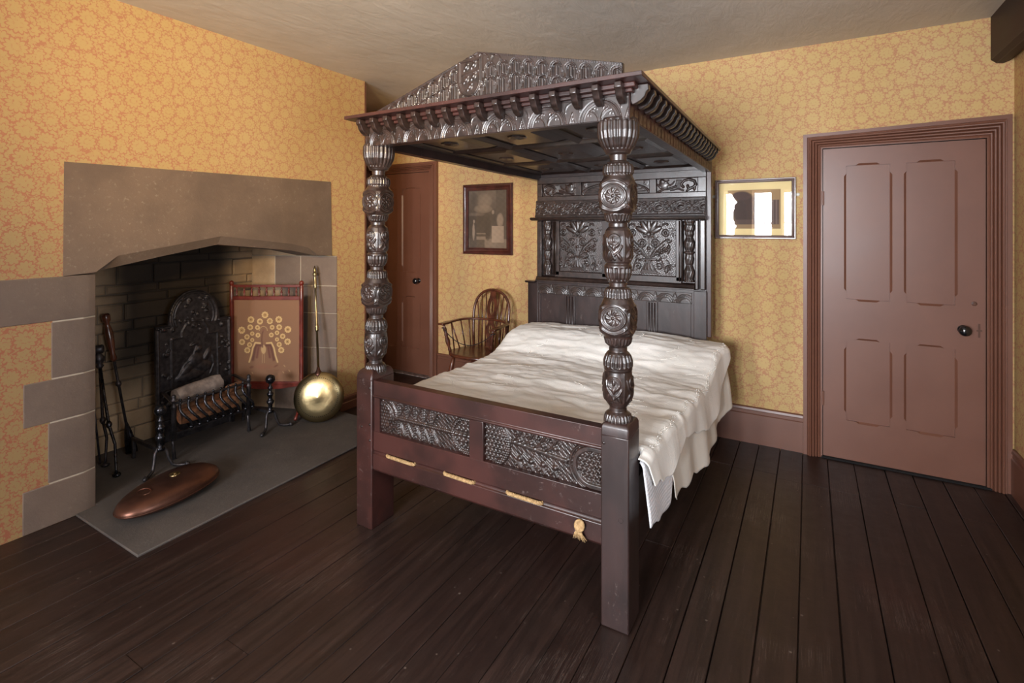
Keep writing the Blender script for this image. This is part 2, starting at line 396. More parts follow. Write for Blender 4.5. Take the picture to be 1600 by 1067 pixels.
def relief(name, W, H, res, fn, depth, mat, parent, place, mask=None, label=None):
    """fn(U,V)->height 0..1; place(u,v,h)->world arrays; back skirt keeps it solid"""
    nu = max(2, int(W/res)); nv = max(2, int(H/res))
    U, V = np.meshgrid(np.linspace(0, W, nu), np.linspace(0, H, nv), indexing='ij')
    h = fn(U, V)*depth
    mk = None
    if mask is not None: mm = mask(U, V); mk = mm[:-1, :-1] & mm[1:, 1:] & mm[1:, :-1] & mm[:-1, 1:]
    e = np.zeros_like(h, bool); e[0, :] = e[-1, :] = e[:, 0] = e[:, -1] = True
    if mask is None: h = np.where(e, -.004, h)
    P = np.stack(place(U, V, h), -1)
    return obj(name, MB().grid(P, mk), mat, parent, smooth=True, label=label)

def rosette(u, v, cx, cy, R):
    r = np.hypot(u-cx, v-cy)/R; a = np.arctan2(v-cy, u-cx)
    h = ridge(r-.93, .09) + .8*ridge(r-.74, .07)
    h += (r < .68)*np.clip(r*2.5, 0, 1)*.85*np.abs(np.sin(4*a+3.2*r))**.6*sm((.68-r)/.1)
    return h + 1.1*sm((.16-r)/.1)

# ------------------------------------------------------------------ ROOM
XL, YB, XR, ZC = -3.29, 3.91, 1.0, 2.72
def zc(x): return 2.70 + .045*min(1, max(0, (-1.1-x)/2.2))
# floor boards along y
mb = MB(); xs = [-4.5]
ks = [-.551, -.416, -.295, -.167, -.035, .102, .244, .402, .538, .68, .82, .95, 1.05]
x = -.551; L = []
while x > -4.5: x -= random.uniform(.118, .150); L.append(x)
xs = sorted(L)+ks
for a, b in zip(xs, xs[1:]):
    segs = [YF-.1]; y = YF-.1
    while True:
        y += random.uniform(2.2, 3.8)
        if y > 3.0: break
        segs.append(y)
    segs.append(4.1)
    if a > -.6: segs = [YF-.1, random.uniform(-1.5, 0), 3.45+random.uniform(-.03, .03), 4.1]
    for y0, y1 in zip(segs, segs[1:]):
        dz = random.uniform(-.0015, .001); g = random.uniform(.0012, .0030) if a < -.56 else random.uniform(.003, .0055); c = .0018
        x0, x1 = a+g/2, b-g/2; n = 6
        ys = [y0+.001+(y1-y0-.002)*i/n for i in range(n+1)]
        vs = []
        for yy in ys:
            wv = .0015*noise.noise(Vector((a*9, yy*1.2, 0)))
            vs += [(x0+wv, yy, -.02), (x0+wv, yy, dz-c), (x0+c+wv, yy, dz), (x1-c+wv, yy, dz), (x1+wv, yy, dz-c), (x1+wv, yy, -.02)]
        fs = []
        for i in range(n):
            for j in range(5): k = i*6+j; fs.append((k, k+1, k+7, k+6))
        fs += [(5, 4, 3, 2, 1, 0), tuple(n*6+j for j in range(6))]
        mb.add(vs, fs)
mb.box(-4.6, 1.1, YF-.1, 4.1, -.06, -.021)
fl = struct('floor', mb, M['floor'])
# ceiling
mb = MB(); n = 24; P = np.zeros((n+1, 2, 3))
prof = [(-4.6+ (1.2+4.6)*i/n) for i in range(n+1)]
mb.prism([(x, zc(x)) for x in prof] + [(1.2, 2.85), (-4.6, 2.85)], YF-.1, 4.15, 'y')
struct('ceiling', mb, M['plaster'])
# walls
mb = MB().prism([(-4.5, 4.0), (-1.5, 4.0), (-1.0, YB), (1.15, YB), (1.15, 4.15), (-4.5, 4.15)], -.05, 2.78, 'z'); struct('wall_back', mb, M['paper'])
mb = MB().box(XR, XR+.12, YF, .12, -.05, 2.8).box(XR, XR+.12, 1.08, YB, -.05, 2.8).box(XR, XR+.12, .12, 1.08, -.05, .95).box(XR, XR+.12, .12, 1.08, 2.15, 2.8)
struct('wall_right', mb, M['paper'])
OY0, OY1, FY1 = 1.242, 2.84, 2.84
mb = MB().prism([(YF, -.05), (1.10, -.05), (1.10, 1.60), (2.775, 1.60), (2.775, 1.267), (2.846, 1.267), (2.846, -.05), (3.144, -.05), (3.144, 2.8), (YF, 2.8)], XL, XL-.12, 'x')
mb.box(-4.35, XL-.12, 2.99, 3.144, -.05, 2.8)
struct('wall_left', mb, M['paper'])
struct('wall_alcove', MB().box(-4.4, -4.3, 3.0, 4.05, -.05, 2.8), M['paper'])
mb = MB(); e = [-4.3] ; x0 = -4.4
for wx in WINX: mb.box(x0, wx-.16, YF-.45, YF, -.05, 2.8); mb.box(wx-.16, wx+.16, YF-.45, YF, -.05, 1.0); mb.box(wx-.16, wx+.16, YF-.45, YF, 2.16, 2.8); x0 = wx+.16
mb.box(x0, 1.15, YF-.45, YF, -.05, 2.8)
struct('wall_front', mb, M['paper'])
# window frames behind the camera
for i, wx in enumerate(WINX):
    mb = MB()
    for a, b, c, d in ((wx-.16, wx-.145, 1.0, 2.16), (wx+.145, wx+.16, 1.0, 2.16), (wx-.16, wx+.16, 1.0, 1.02), (wx-.16, wx+.16, 2.14, 2.16), (wx-.145, wx+.145, 1.56, 1.572)):
        mb.box(a, b, YF-.35, YF-.31, c, d)
    struct('window_%d' % (i+1), mb, M['jamb'])
mb = MB()
for a, b, c, d in ((.12, .16, .95, 2.15), (1.04, 1.08, .95, 2.15), (.12, 1.08, .95, .99), (.12, 1.08, 2.11, 2.15), (.585, .615, .99, 2.11)): mb.box(XR+.03, XR+.07, a, b, c, d)
struct('window_5', mb, M['paint'])

def baseboard(name, pts, h=.25, t=.022):
    """runs along a list of xy points, room side to the left of travel given by sign in pts order"""
    mb = MB(); prof = [(0, 0), (t, 0), (t, h-.05), (t-.006, h-.045), (t-.006, h-.025), (t-.001, h-.02), (t-.004, h-.006), (t-.012, h), (0, h)]
    (xa, ya), (xb, yb) = pts; d = Vector((xb-xa, yb-ya)).normalized(); nrm = Vector((-d.y, d.x))
    vs = []; n = len(prof)
    for (x, y) in pts:
        for o_, z in prof: vs.append((x+nrm.x*o_, y+nrm.y*o_, z))
    mb.add(vs, [tuple(range(n)), tuple(range(2*n-1, n-1, -1))] + [(i, (i+1) % n, n+(i+1) % n, n+i) for i in range(n)])
    return struct(name, mb, M['paint'])
baseboard('baseboard_back', [(-.034, YB), (-1.0, YB)])
baseboard('baseboard_alcove', [(-1.5, 4.0), (-3.17, 4.0)])
baseboard('baseboard_right', [(XR, YF), (XR, YB-.02)])
baseboard('baseboard_left', [(XL, 3.144), (XL, OY1+.02)], h=.11)
baseboard('baseboard_front', [(-3.29, YF), (XR, YF)])
# wooden bead down the outer corner of the chimney wall
struct('trim_1', MB().box(-3.33, XL+.004, 3.140, 3.156, 0, 2.72), M['paint'])
# ceiling beam along the right wall
poly = [(.90, 2.75), (.90, 2.455), (.925, 2.432), (.955, 2.428), (.985, 2.44), (1.0, 2.46), (1.0, 2.75)]
o = obj('ceiling_beam', MB().prism(poly, YF, YB, 'y'), M['beam'], bevel=.003)
tag(o, 'dark red-brown beam under the ceiling above the right-hand wall', 'beam')

# ------------------------------------------------------------------ DOORS
def door(name, x0, x1, zt, casing_l, casing_r, zo, yw, flip, knobz, knoblabel):
    """leaf from x0 to x1, wall plane yw. hinge side: left when not flip"""
    root = bpy.data.objects.new(name, None); COL.objects.link(root); root.location = ((x0+x1)/2, yw, 0); root['kind'] = 'structure'; ORI[root.name] = Vector(root.location)
    root['label'] = knoblabel; root['category'] = 'door'
    wl = x0-casing_l; W = casing_l
    prof = [(0, 0), (0, .020), (.022, .020), (.026, .030)]
    r0 = .032; nre = 4; rw = (W-.012-r0)/nre
    for k in range(nre):
        dep = .034 - .006*k
        for t in range(7):
            a = pi*t/6; prof.append((r0+rw*(k+.5)-rw*.42*cos(a), dep-.008+.011*sin(a)))
    prof += [(W-.010, .010), (W, .010), (W, -.03)]
    path = []
    ztl = zo[0]; ztr = zo[1]; xr = x1+casing_r
    vs = []; n = len(prof); sc = casing_r/casing_l
    prof = [(o_, d+(.014 if d > 0 else 0)) for o_, d in prof]
    for i, (o_, d) in enumerate(prof): vs.append((wl+o_, yw-d, 0))
    for o_, d in prof: vs.append((wl+o_, yw-d, ztl-o_*(ztl-zt)/W))
    for o_, d in prof: vs.append((xr-o_*sc, yw-d, ztr-o_*(ztr-zt)/W))
    for o_, d in prof: vs.append((xr-o_*sc, yw-d, 0))
    fs = [(k*n+i, k*n+i+1, (k+1)*n+i+1, (k+1)*n+i) for k in range(3) for i in range(n-1)]
    obj('door_frame', MB().add(vs, fs), M['paint'], root, auto=40)
    obj('door_rebate', MB().box(x0-.004, x1+.004, yw-.006, yw-.001, zt-.03, zt+.010).box(x0-.004, x0+.012, yw-.006, yw-.001, 0, zt).box(x1-.012, x1+.004, yw-.006, yw-.001, 0, zt), M['void'], root)
    # leaf with stop-chamfered panels
    mb = MB(); yf = yw-.016; dep = .011; w = .012
    xa, xb = x0+.004, x1-.004; zb = .012; zt2 = zt-.005
    cols = [(x0+.130, x0+.356), (x0+.437, x0+.665)]
    if flip: cols = [(x0+x1-b, x0+x1-a) for a, b in cols][::-1]
    rows = [(.262, .780), (1.038, 1.888)]
    B = w+.003
    def ring(a, b, c, d):
        s, t = .05, .016
        O = []; I = []; R = []
        def side(p0, p1, nx, nz):
            L_ = Vector((p1[0]-p0[0], p1[1]-p0[1])); ln = L_.length; u = L_/ln
            for q_, off in ((0, 0), (s, 0), (s+t, 1), (ln-s-t, 1), (ln-s, 0)):
                p = Vector(p0)+u*q_; O.append((p.x+nx*w*off, p.y+nz*w*off)); I.append((p.x, p.y))
                R.append((p.x+nx*B, p.y+nz*B) if q_ > 0 else None)
        side((a, c), (b, c), 0, -1); side((b, c), (b, d), 1, 0); side((b, d), (a, d), 0, 1); side((a, d), (a, c), -1, 0)
        cor = [(a-B, c-B), (b+B, c-B), (b+B, d+B), (a-B, d+B)]
        k = 0
        for i in range(20):
            if R[i] is None: R[i] = cor[k]; k += 1
        vs = [(p[0], yf, p[1]) for p in R]+[(p[0], yf, p[1]) for p in O]+[(p[0], yf+dep, p[1]) for p in I]
        fs = [(i, (i+1) % 20, 20+(i+1) % 20, 20+i) for i in range(20)]+[(20+i, 20+(i+1) % 20, 40+(i+1) % 20, 40+i) for i in range(20)]
        mb.add(vs, fs); mb.add([(a, yf+dep, c), (b, yf+dep, c), (b, yf+dep, d), (a, yf+dep, d)], [(0, 1, 2, 3)])
    for a, b in cols:
        for c, d in rows: ring(a, b, c, d)
    def q(a, b, c, d): mb.add([(a, yf, c), (b, yf, c), (b, yf, d), (a, yf, d)], [(0, 1, 2, 3)])
    X = [xa, cols[0][0]-B, cols[0][1]+B, cols[1][0]-B, cols[1][1]+B, xb]; Z = [zb, rows[0][0]-B, rows[0][1]+B, rows[1][0]-B, rows[1][1]+B, zt2]
    for i in range(5):
        for j in range(5):
            if i in (1, 3) and j in (1, 3): continue
            q(X[i], X[i+1], Z[j], Z[j+1])
    mb.add([(xa, yf, zb), (xb, yf, zb), (xb, yf, zt2), (xa, yf, zt2), (xa, yw+.02, zb), (xb, yw+.02, zb), (xb, yw+.02, zt2), (xa, yw+.02, zt2)], [(0, 1, 5, 4), (1, 2, 6, 5), (2, 3, 7, 6), (3, 0, 4, 7)])
    lf = obj('door_leaf', mb, M['paint'], root)
    kx = xb-.10 if not flip else xb-.145
    if flip: kx = x1-.14
    g = MB().lathe([(0, .026), (.004, .026), (.006, .012), (.03, .010), (.036, .018), (.045, .028), (.056, .031), (.066, .026), (.073, .012), (.074, .002)], (kx, yf, knobz), 24, (0, -1, 0))
    obj('door_knob', g, M['knob'], lf, smooth=True, label='black door knob')
    return root, lf, yf
yw = YB
d1, lf1, yf1 = door('door_1', .076, .880, 2.008, .109, .105, (2.105, 2.131), YB, False, .900, 'brown painted four-panel door in the wall right of the small framed picture')
obj('keyhole_plate', MB().lathe([(0, .013), (.002, .013), (.0025, .010)], (.826, yf1, 1.054), 16, (0, -1, 0)), M['frame2'], lf1, smooth=True)
obj('knob_mark', MB().box(.842, .852, yf1-.003, yf1, .86, .94).box(.835, .86, yf1-.002, yf1, .895, .905), M['frame2'], lf1)
for hz in (.34, 1.64):
    g = MB().lathe([(0, .007), (.09, .007)], (.079, yf1-.006, hz), 10)
    obj('hinge', g.box(.080, .092, yf1-.004, yf1, hz, hz+.09), M['paint'], lf1, auto=40)
d2, lf2, yf2 = door('door_2', -4.07, -3.272, 2.05, .100, .100, (2.147, 2.147), 4.0, True, .954, 'brown painted panelled door in the alcove behind the left bedpost')
struct('trim_2', MB().box(-4.08, -3.26, 3.93, 3.995, 0, .008), M['strip'])
struct('trim_3', MB().box(.07, .90, 3.875, 3.905, 0, .010), M['void'])

# ------------------------------------------------------------------ FIREPLACE
fp = thing('fireplace', 'grey stone fireplace with broad shallow-arched lintel and sooty recess in the left wall', 'fireplace', (XL, 2.03, 0))
xs_ = XL+.004
lo_ = [(1.242, 1.249), (1.262, 1.262), (1.60, 1.329), (1.905, 1.384), (2.20, 1.352), (2.46, 1.322), (2.60, 1.290), (2.68, 1.272)]
hi_ = [(1.236, 1.258), (1.335, 1.340), (1.62, 1.388), (1.905, 1.438), (2.19, 1.404), (2.43, 1.372), (2.57, 1.340), (2.655, 1.281)]
top_ = [(2.792, 1.268), (2.781, 1.856), (1.101, 1.832), (1.096, 1.247)]
mb = MB().prism(lo_+top_, XL-.30, xs_-.040, 'x').prism(hi_+top_, xs_-.040, xs_, 'x')
k = len(lo_)
mb.add([(xs_-.0002, y, z) for y, z in hi_]+[(xs_-.041, y, z) for y, z in lo_], [(i, i+1, k+i+1, k+i) for i in range(k-1)])
obj('lintel', mb, M['stone'], fp, label='broad shallow-arched lintel stone')
for (y0, y1, z0, z1) in ((.30, 1.242, 1.024, 1.246), (1.05, 1.242, .737, 1.018), (.944, 1.242, .519, .731), (1.037, 1.242, .215, .513), (.941, 1.242, 0, .209)):
    # each quoin: front face and chamfered inner arris
    c = .06; yy = y1-c
    poly = [(y0, xs_), (yy, xs_), (y1, xs_-.022), (y1, -3.52), (y0, -3.52)]
    mb = MB().add([(x, y, z) for z in (z0, z1) for y, x in poly], [(0, 1, 2, 3, 4), (9, 8, 7, 6, 5)]+[(i, 5+i, 5+(i+1) % 5, (i+1) % 5) for i in range(5)])
    obj('jamb_stone', mb, M['jamb'], fp, bevel=.004)
for (y0, z0, z1) in ((1.055, 1.012, 1.030), (1.052, .725, .743), (1.045, .507, .525), (1.042, .203, .221)):
    mb = MB().add([(x, y, z) for z in (z0, z1) for y, x in ((y0, xs_-.002), (1.181, xs_-.002), (1.240, xs_-.024), (1.240, -3.5), (y0, -3.5))], [(0, 1, 2, 3, 4), (9, 8, 7, 6, 5)]+[(i, 5+i, 5+(i+1) % 5, (i+1) % 5) for i in range(5)])
    obj('mortar_joint', mb, M['joint'], fp)
# splayed right reveal in courses
A = Vector((-3.286, 2.842)); Bp = Vector((-4.0, 2.575)); dv = (Bp-A); Lr = dv.length; dv.normalize(); nv = Vector((-dv.y, dv.x))  # nv points into the recess? check sign
if nv.y > 0: nv = -nv
zs = [0, .235, .52, .80, 1.02, 1.262]
for i in range(5):
    cuts = [0, .22 if i % 2 else .32, .50 if i % 2 else .55, Lr]
    for a, b in zip(cuts, cuts[1:]):
        p = A+dv*(a+.002); q_ = A+dv*(b-.002); t = -nv*.10; off = nv*random.uniform(0, .006)
        poly = [p+off, q_+off, q_+t, p+t]
        mb = MB().prism([(v_.x, v_.y) for v_ in poly], zs[i]+.002, zs[i+1]-.002, 'z')
        obj('reveal_stone', mb, M['jamb'] if a < .5 else M['rubble'], fp, bevel=.004)
p = A+dv*.006-nv*.001; q_ = Bp-nv*.001; obj('reveal_joints', MB().prism([(v_.x, v_.y) for v_ in (p, q_, q_-nv*.09, p-nv*.09)], 0, 1.262, 'z'), M['joint'], fp)
# upper part of the reveal under the flue
p = A+dv*.02
for z0, z1 in ((1.264, 1.36), (1.363, 1.47), (1.473, 1.62), (1.623, 1.9)):
    poly = [p, Bp, Bp-nv*.10, p-nv*.10]
    obj('reveal_stone', MB().prism([(v_.x-.32 if j in (0, 3) else v_.x, v_.y-(.12 if j in (0, 3) else 0)) for j, v_ in enumerate(poly)], z0, z1, 'z'), M['rubble'], fp, bevel=.004)
# back wall of the recess: coursed rubble in one mesh
mb = MB(); z = 0
while z < 1.9:
    h = random.uniform(.055, .15); y = 1.1
    if z+h > 1.9: h = 1.9-z
    while y < 2.62:
        ww = random.uniform(.14, .42); y2 = min(y+ww, 2.62); g = .004; dx = random.uniform(-.012, .008)
        j = lambda: random.uniform(-.004, .004)
        xb_ = -4.06; xf = -4.0+dx
        vs = [(xb_, y+g, z+g+j()), (xb_, y2-g, z+g+j()), (xb_, y2-g, z+h-g), (xb_, y+g, z+h-g),
              (xf-.006, y+g, z+g+j()), (xf-.006, y2-g, z+g+j()), (xf-.006, y2-g, z+h-g+j()), (xf-.006, y+g, z+h-g+j()),
              (xf, y+g+.008, z+g+.008+j()), (xf, y2-g-.008, z+g+.008+j()), (xf+j(), y2-g-.008, z+h-g-.008+j()), (xf+j(), y+g+.008, z+h-g-.008+j())]
        mb.add(vs, [(0, 1, 5, 4), (1, 2, 6, 5), (2, 3, 7, 6), (3, 0, 4, 7), (4, 5, 9, 8), (5, 6, 10, 9), (6, 7, 11, 10), (7, 4, 8, 11), (8, 9, 10, 11)])
        y = y2
    z += h
obj('recess_back', mb, M['rubble'], fp, label='rough coursed stone back of the recess, blackened by soot')
obj('recess_mortar', MB().box(-4.08, -4.016, 1.1, 2.66, 0, 1.9), M['mortar'], fp)
obj('left_reveal', MB().box(-4.08, -3.52, 1.10, 1.24, 0, 1.9), M['rubble'], fp)
obj('flue_light_stop', MB().box(-4.10, -3.42, 1.08, 2.95, 1.9, 1.95), M['void'], fp)  # unseen black lid added to keep sky light out of the recess
# hearth
o = obj('hearth_slab', MB().prism([(-4.02, 1.242), (-3.29, 1.242), (-3.28, 1.145), (-2.625, 1.142), (-2.66, 2.50), (-2.69, 2.86), (-3.28, 2.86), (-4.02, 2.62)], 0, .012, 'z'), M['slab'], bevel=.004)
tag(o, 'dark grey stone hearth slab set before and inside the fireplace', 'hearth')
HZ = .012

# fireback
fb = thing('fireback', 'black cast-iron fireback with arched top and raised figure, standing in the recess behind the grate', 'fireback', (-3.86, 2.04, HZ))
W_, SH, PK = .52, .80, 1.03
def fb_out(y):   # top outline over u in 0..W
    u = abs(y-W_/2)
    r = .17
    a = np.where(u < r, SH+.045+np.sqrt(np.clip(r*r-u*u, 0, None))*1.08, SH)
    return a
def fb_f(U, V):
    h = np.zeros_like(U); c = W_/2
    top = fb_out(U)
    h += .8*ridge(U-.012, .010)+.8*ridge(U-W_+.012, .010)+ ((abs(U-c) > .165)*ridge(V-SH+.012, .010))*.8
    h += .9*(V > SH-.02)*ridge(np.hypot(U-c, (V-SH-.045)/1.08)-.155, .010) + .5*(V > SH-.02)*ridge(np.hypot(U-c, (V-SH-.045)/1.08)-.135, .006)
    # inner frame
    fr = [(.10, .30), (.10, .70), (.17, .70), (.17, .74), (.20, .79), (.26, .81), (.32, .79), (.35, .74), (.35, .70), (.42, .70), (.42, .30), (.10, .30)]
    h = np.maximum(h, .8*curvef(U, V, fr, .008)*(.7+.3*np.sin(V*600)))
    rnd = random.Random(3)
    for i in range(150):
        u = rnd.uniform(.02, W_-.02); v = rnd.uniform(.2, 1.0)
        if .09 < u < .43 and .28 < v < .74: continue
        if v > fb_out(np.array(u))-.02: continue
        h = np.maximum(h, .9*domef(U, V, u, v, rnd.uniform(.006, .014), rnd.uniform(.006, .016), rnd.uniform(0, 3)))
        if i % 3 == 0: h = np.maximum(h, .6*curvef(U, V, spiral(u, v, .004, .022, rnd.uniform(0, 6), .9, 8), .004))
    # reclining draped figure
    for (a, b, rx, ry, an) in ((.28, .60, .022, .026, 0), (.26, .52, .05, .05, .5), (.20, .47, .07, .028, .7), (.31, .47, .06, .04, -.3), (.22, .42, .10, .035, .05), (.34, .55, .018, .05, -.5), (.25, .64, .03, .012, .3)):
        h = np.maximum(h, .9*domef(U, V, a, b, rx, ry, an))
    h = np.maximum(h, .5*curvef(U, V, [(.13, .40), (.18, .50), (.24, .55), (.27, .62)], .006))
    h = np.maximum(h, .5*curvef(U, V, [(.36, .40), (.39, .47), (.38, .53)], .006))
    return h
lean = .03
o = relief('cast_relief', W_, 1.06, .005, fb_f, .016, M['iron'], fb, lambda u, v, h: (-3.825+h-lean*v, 1.782+u, HZ+v), mask=lambda U, V: V <= fb_out(U)+.001)
pl = [(1.782, HZ), (1.782+W_, HZ)] + [(1.782+u, HZ+float(fb_out(np.array(u)))) for u in np.linspace(W_, 0, 40)]
mb = MB().prism(pl, -3.85, -3.826, 'x'); mb.v = [(x-lean*(z-HZ), y, z) for x, y, z in mb.v]
obj('cast_plate', mb, M['iron'], fb)

# firedogs
def andiron(y, label, seed):
    t = thing('andiron', label, 'firedog', (-3.42, y, HZ), 0, 'pair of black andirons on the hearth')
    z0 = .135
    prof = [(0, .020), (.012, .026), (.02, .018), (.035, .014), (.06, .016), (.075, .026), (.085, .027), (.095, .017), (.115, .013), (.13, .022), (.14, .024), (.15, .014), (.165, .011), (.18, .018), (.186, .018), (.195, .010), (.215, .009)]
    obj('column', MB().lathe([(a, r) for a, r in prof], (-3.42, y, z0), 20), M['steel'], t, smooth=True)
    obj('ball_finial', MB().ball((-3.42, y, z0+.245), .034, 20), M['steel'], t, smooth=True)
    for s in (-1, 1):
        pts = [(-3.42, y+s*.012, z0+.02), (-3.415, y+s*.032, z0-.01), (-3.405, y+s*.042, z0-.06), (-3.392, y+s*.055, z0-.10), (-3.372, y+s*.085, HZ+.012), (-3.352, y+s*.108, HZ+.012), (-3.342, y+s*.118, HZ+.024)]
        ps = []
        for i in range(len(pts)-1):
            for k_ in range(4): ps.append(Vector(pts[i]).lerp(Vector(pts[i+1]), k_/4))
        ps.append(Vector(pts[-1]))
        g = MB().tube(ps, .0095, 8).ball((-3.342, y+s*.118, HZ+.014), (.014, .014, .013), 10)
        obj('foot', g, M['iron'], t, smooth=True)
    g = MB().box(-3.76, -3.42, y-.009, y+.009, z0-.01, z0+.012).box(-3.76, -3.742, y-.009, y+.009, HZ, z0)
    obj('billet_bar', g, M['iron'], t, bevel=.002)
    return t
andiron(1.61, 'black ball-topped andiron standing left of the grate, behind the copper pan', 1)
andiron(2.345, 'black ball-topped andiron standing right of the grate, before the fire screen', 2)

# fire basket
gr = thing('fire_grate', 'black iron fire basket with curling front bars, full of logs, before the fireback', 'grate', (-3.66, 2.0, HZ))
zt = .372
FL, FR, BL, BR = Vector((-3.50, 1.725, zt)), Vector((-3.51, 2.235, zt)), Vector((-3.785, 1.80, zt)), Vector((-3.785, 2.29, zt))
def bar(a, b, w_=.010):
    return MB().tube([a, b], w_*1.2, 4)
def slab(a, b, hw=.010, hh=.008):
    a = Vector(a); b = Vector(b); d = (b-a).normalized(); s_ = d.cross(Vector((0, 0, 1))).normalized()*hw; u = Vector((0, 0, hh))
    return MB().add([a-s_-u, a+s_-u, a+s_+u, a-s_+u, b-s_-u, b+s_-u, b+s_+u, b-s_+u], [(0, 1, 2, 3), (7, 6, 5, 4), (0, 4, 5, 1), (1, 5, 6, 2), (2, 6, 7, 3), (3, 7, 4, 0)])
for a, b in ((FL, FR), (BL, BR), (FL, BL), (FR, BR)):
    obj('top_rail', slab(a, b, .011, .006), M['iron'], gr, bevel=.002)
for a, b in ((FL, FR), (BL, BR)):
    dz = Vector((-.02 if a is FL else 0, 0, -.20)); obj('bottom_rail', slab(a+dz, b+dz, .008, .006), M['iron'], gr)
for i in range(9):
    p = FL.lerp(FR, (i+.75)/9.6)
    pts = []; rs = []
    for k_ in range(20):
        t = k_/19; pts.append((p.x+.008+.055*sin(t*pi*.95)*t+.02*t, p.y+.03*t-.022*sin(t*pi*1.6), zt+.006-.175*t)); rs.append(.0075+.0022*abs(sin(k_*1.57)))
    g = MB().tube(pts, rs, 8); g.ball(tuple(pts[-1]), .013, 10); g.ball((p.x+.002, p.y, zt+.012), .009, 8)
    obj('front_bar', g, M['steel'], gr, smooth=True)
for i in range(7):
    a = FL.lerp(FR, (i+.7)/7.4)+Vector((-.02, 0, -.20)); b = BL.lerp(BR, (i+.7)/7.4)+Vector((0, 0, -.20))
    obj('bottom_bar', slab(a, b, .007, .005), M['iron'], gr)
for p in (FL, FR):
    g = MB().lathe([(0, .017), (.19, .014), (.21, .019), (.215, .019), (.225, .011), (.245, .012), (.252, .018), (.258, .018), (.265, .010), (.275, .013), (.285, .012), (.292, .004)], (p.x, p.y, zt-.235), 14)
    obj('corner_post', g, M['iron'], gr, smooth=True)
for p in (FL, FR, BL, BR):
    q_ = p+Vector((-.012 if p in (FL, FR) else .0, 0, 0))
    g = MB().tube([(q_.x, q_.y, zt-.2), (q_.x+.005, q_.y, .10), (q_.x+(.02 if p in (FL, FR) else -.01), q_.y, HZ+.008)], [.009, .009, .013], 8)
    obj('leg', g, M['iron'], gr, smooth=True)

def log(a, b, r, mat, label, seed):
    a = Vector(a); b = Vector(b); d = b-a; L_ = d.length; rnd = random.Random(seed)
    segs, rings = 16, 12; A_ = d.normalized(); U_ = A_.orthogonal().normalized(); V_ = A_.cross(U_); vs = []; fs = []
    rad = [r*(1+.10*rnd.uniform(-1, 1)) for _ in range(segs)]
    for j in range(rings+1):
        t = j/rings; k_ = .93 if j in (0, rings) else 1
        for i in range(segs):
            an = 2*pi*i/segs; rr = rad[i]*k_*(1+.05*noise.noise(Vector((i*.8, j*.5, seed)))); vs.append(a+A_*(L_*t)+U_*(rr*cos(an))+V_*(rr*sin(an)))
    for j in range(rings):
        for i in range(segs): k_ = j*segs; i2 = (i+1) % segs; fs.append((k_+i, k_+i2, k_+segs+i2, k_+segs+i))
    fs += [tuple(range(segs-1, -1, -1)), tuple(range(rings*segs, rings*segs+segs))]
    o = obj('log', MB().add(vs, fs), mat, auto=50); return tag(o, label, 'log')
log((-3.63, 1.80, .365), (-3.63, 2.09, .395), .062, M['log'], 'pale grey log lying on top of the pile in the fire basket', 1)
log((-3.58, 1.80, .245), (-3.56, 2.17, .255), .048, M['brick'], 'orange-brown split log behind the curling front bars of the grate', 2)
log((-3.69, 1.84, .245), (-3.69, 2.22, .245), .050, M['brick'], 'brown log at the back of the fire basket against the fireback', 3)
log((-3.565, 2.115, .345), (-3.60, 2.225, .345), .030, M['brick'], 'short orange log end right of the pale grey log in the basket', 4)

# fire irons
def iron_tool(name, label, foot, top, r, handle, tip):
    f = Vector(foot); t = Vector(top); d = t-f; L_ = d.length; A_ = d.normalized()
    o = thing(name, label, 'fire iron', foot)
    sh = [(0.02, r)]; sh += [(L_*.48, r), (L_*.49, r*1.9), (L_*.50, r*2.1), (L_*.51, r*1.9), (L_*.52, r), (L_*.66, r)]
    obj('shaft', MB().lathe(sh, f, 10, A_), M['iron'], o, smooth=True)
    if handle == 'baluster':
        pr = [(L_*.66, r), (L_*.68, r*2.4), (L_*.72, r*1.6), (L_*.78, r*2.6), (L_*.86, r*3.0), (L_*.90, r*2.2), (L_*.93, r*1.5), (L_*.95, r*2.9), (L_*.985, r*3.1), (L_, r*2.0)]
        obj('handle', MB().lathe(pr, f, 14, A_), M['chair'], o, smooth=True)
    if tip == 'shovel':
        g = MB(); w_ = .032; P_ = f; side = A_.cross(Vector((1, -.6, 0)).normalized()).normalized(); nrm = A_.cross(side).normalized()
        prof = [(0, w_, 0), (.03, w_*1.02, .002), (.10, w_*.85, .004), (.16, w_*.55, .006), (.21, w_*.2, .004)]
        vs = []
        for tt, ww, dd in prof:
            for s_ in (-1, -.5, 0, .5, 1): vs.append(P_+A_*tt+side*(ww*s_)+nrm*(.010*s_*s_))
        for tt, ww, dd in prof:
            for s_ in (-1, -.5, 0, .5, 1): vs.append(P_+A_*tt+side*(ww*s_)+nrm*(.010*s_*s_-.003))
        fs = []
        for j in range(4):
            for i in range(4): k_ = j*5+i; fs += [(k_, k_+1, k_+6, k_+5), (k_+25, k_+30, k_+31, k_+26)]
        edge = [0, 1, 2, 3, 4, 9, 14, 19, 24, 23, 22, 21, 20, 15, 10, 5]
        fs += [(edge[i], edge[(i+1) % 16], edge[(i+1) % 16]+25, edge[i]+25) for i in range(16)]
        obj('blade', MB().add(vs, fs), M['steel'], o, smooth=True)
    return o
iron_tool('fire_shovel', 'long dark fire shovel with baluster handle leaning on the recess wall, right of the tongs', (-3.835, 1.635, HZ+.003), (-3.955, 1.535, .935), .008, 'baluster', 'shovel')
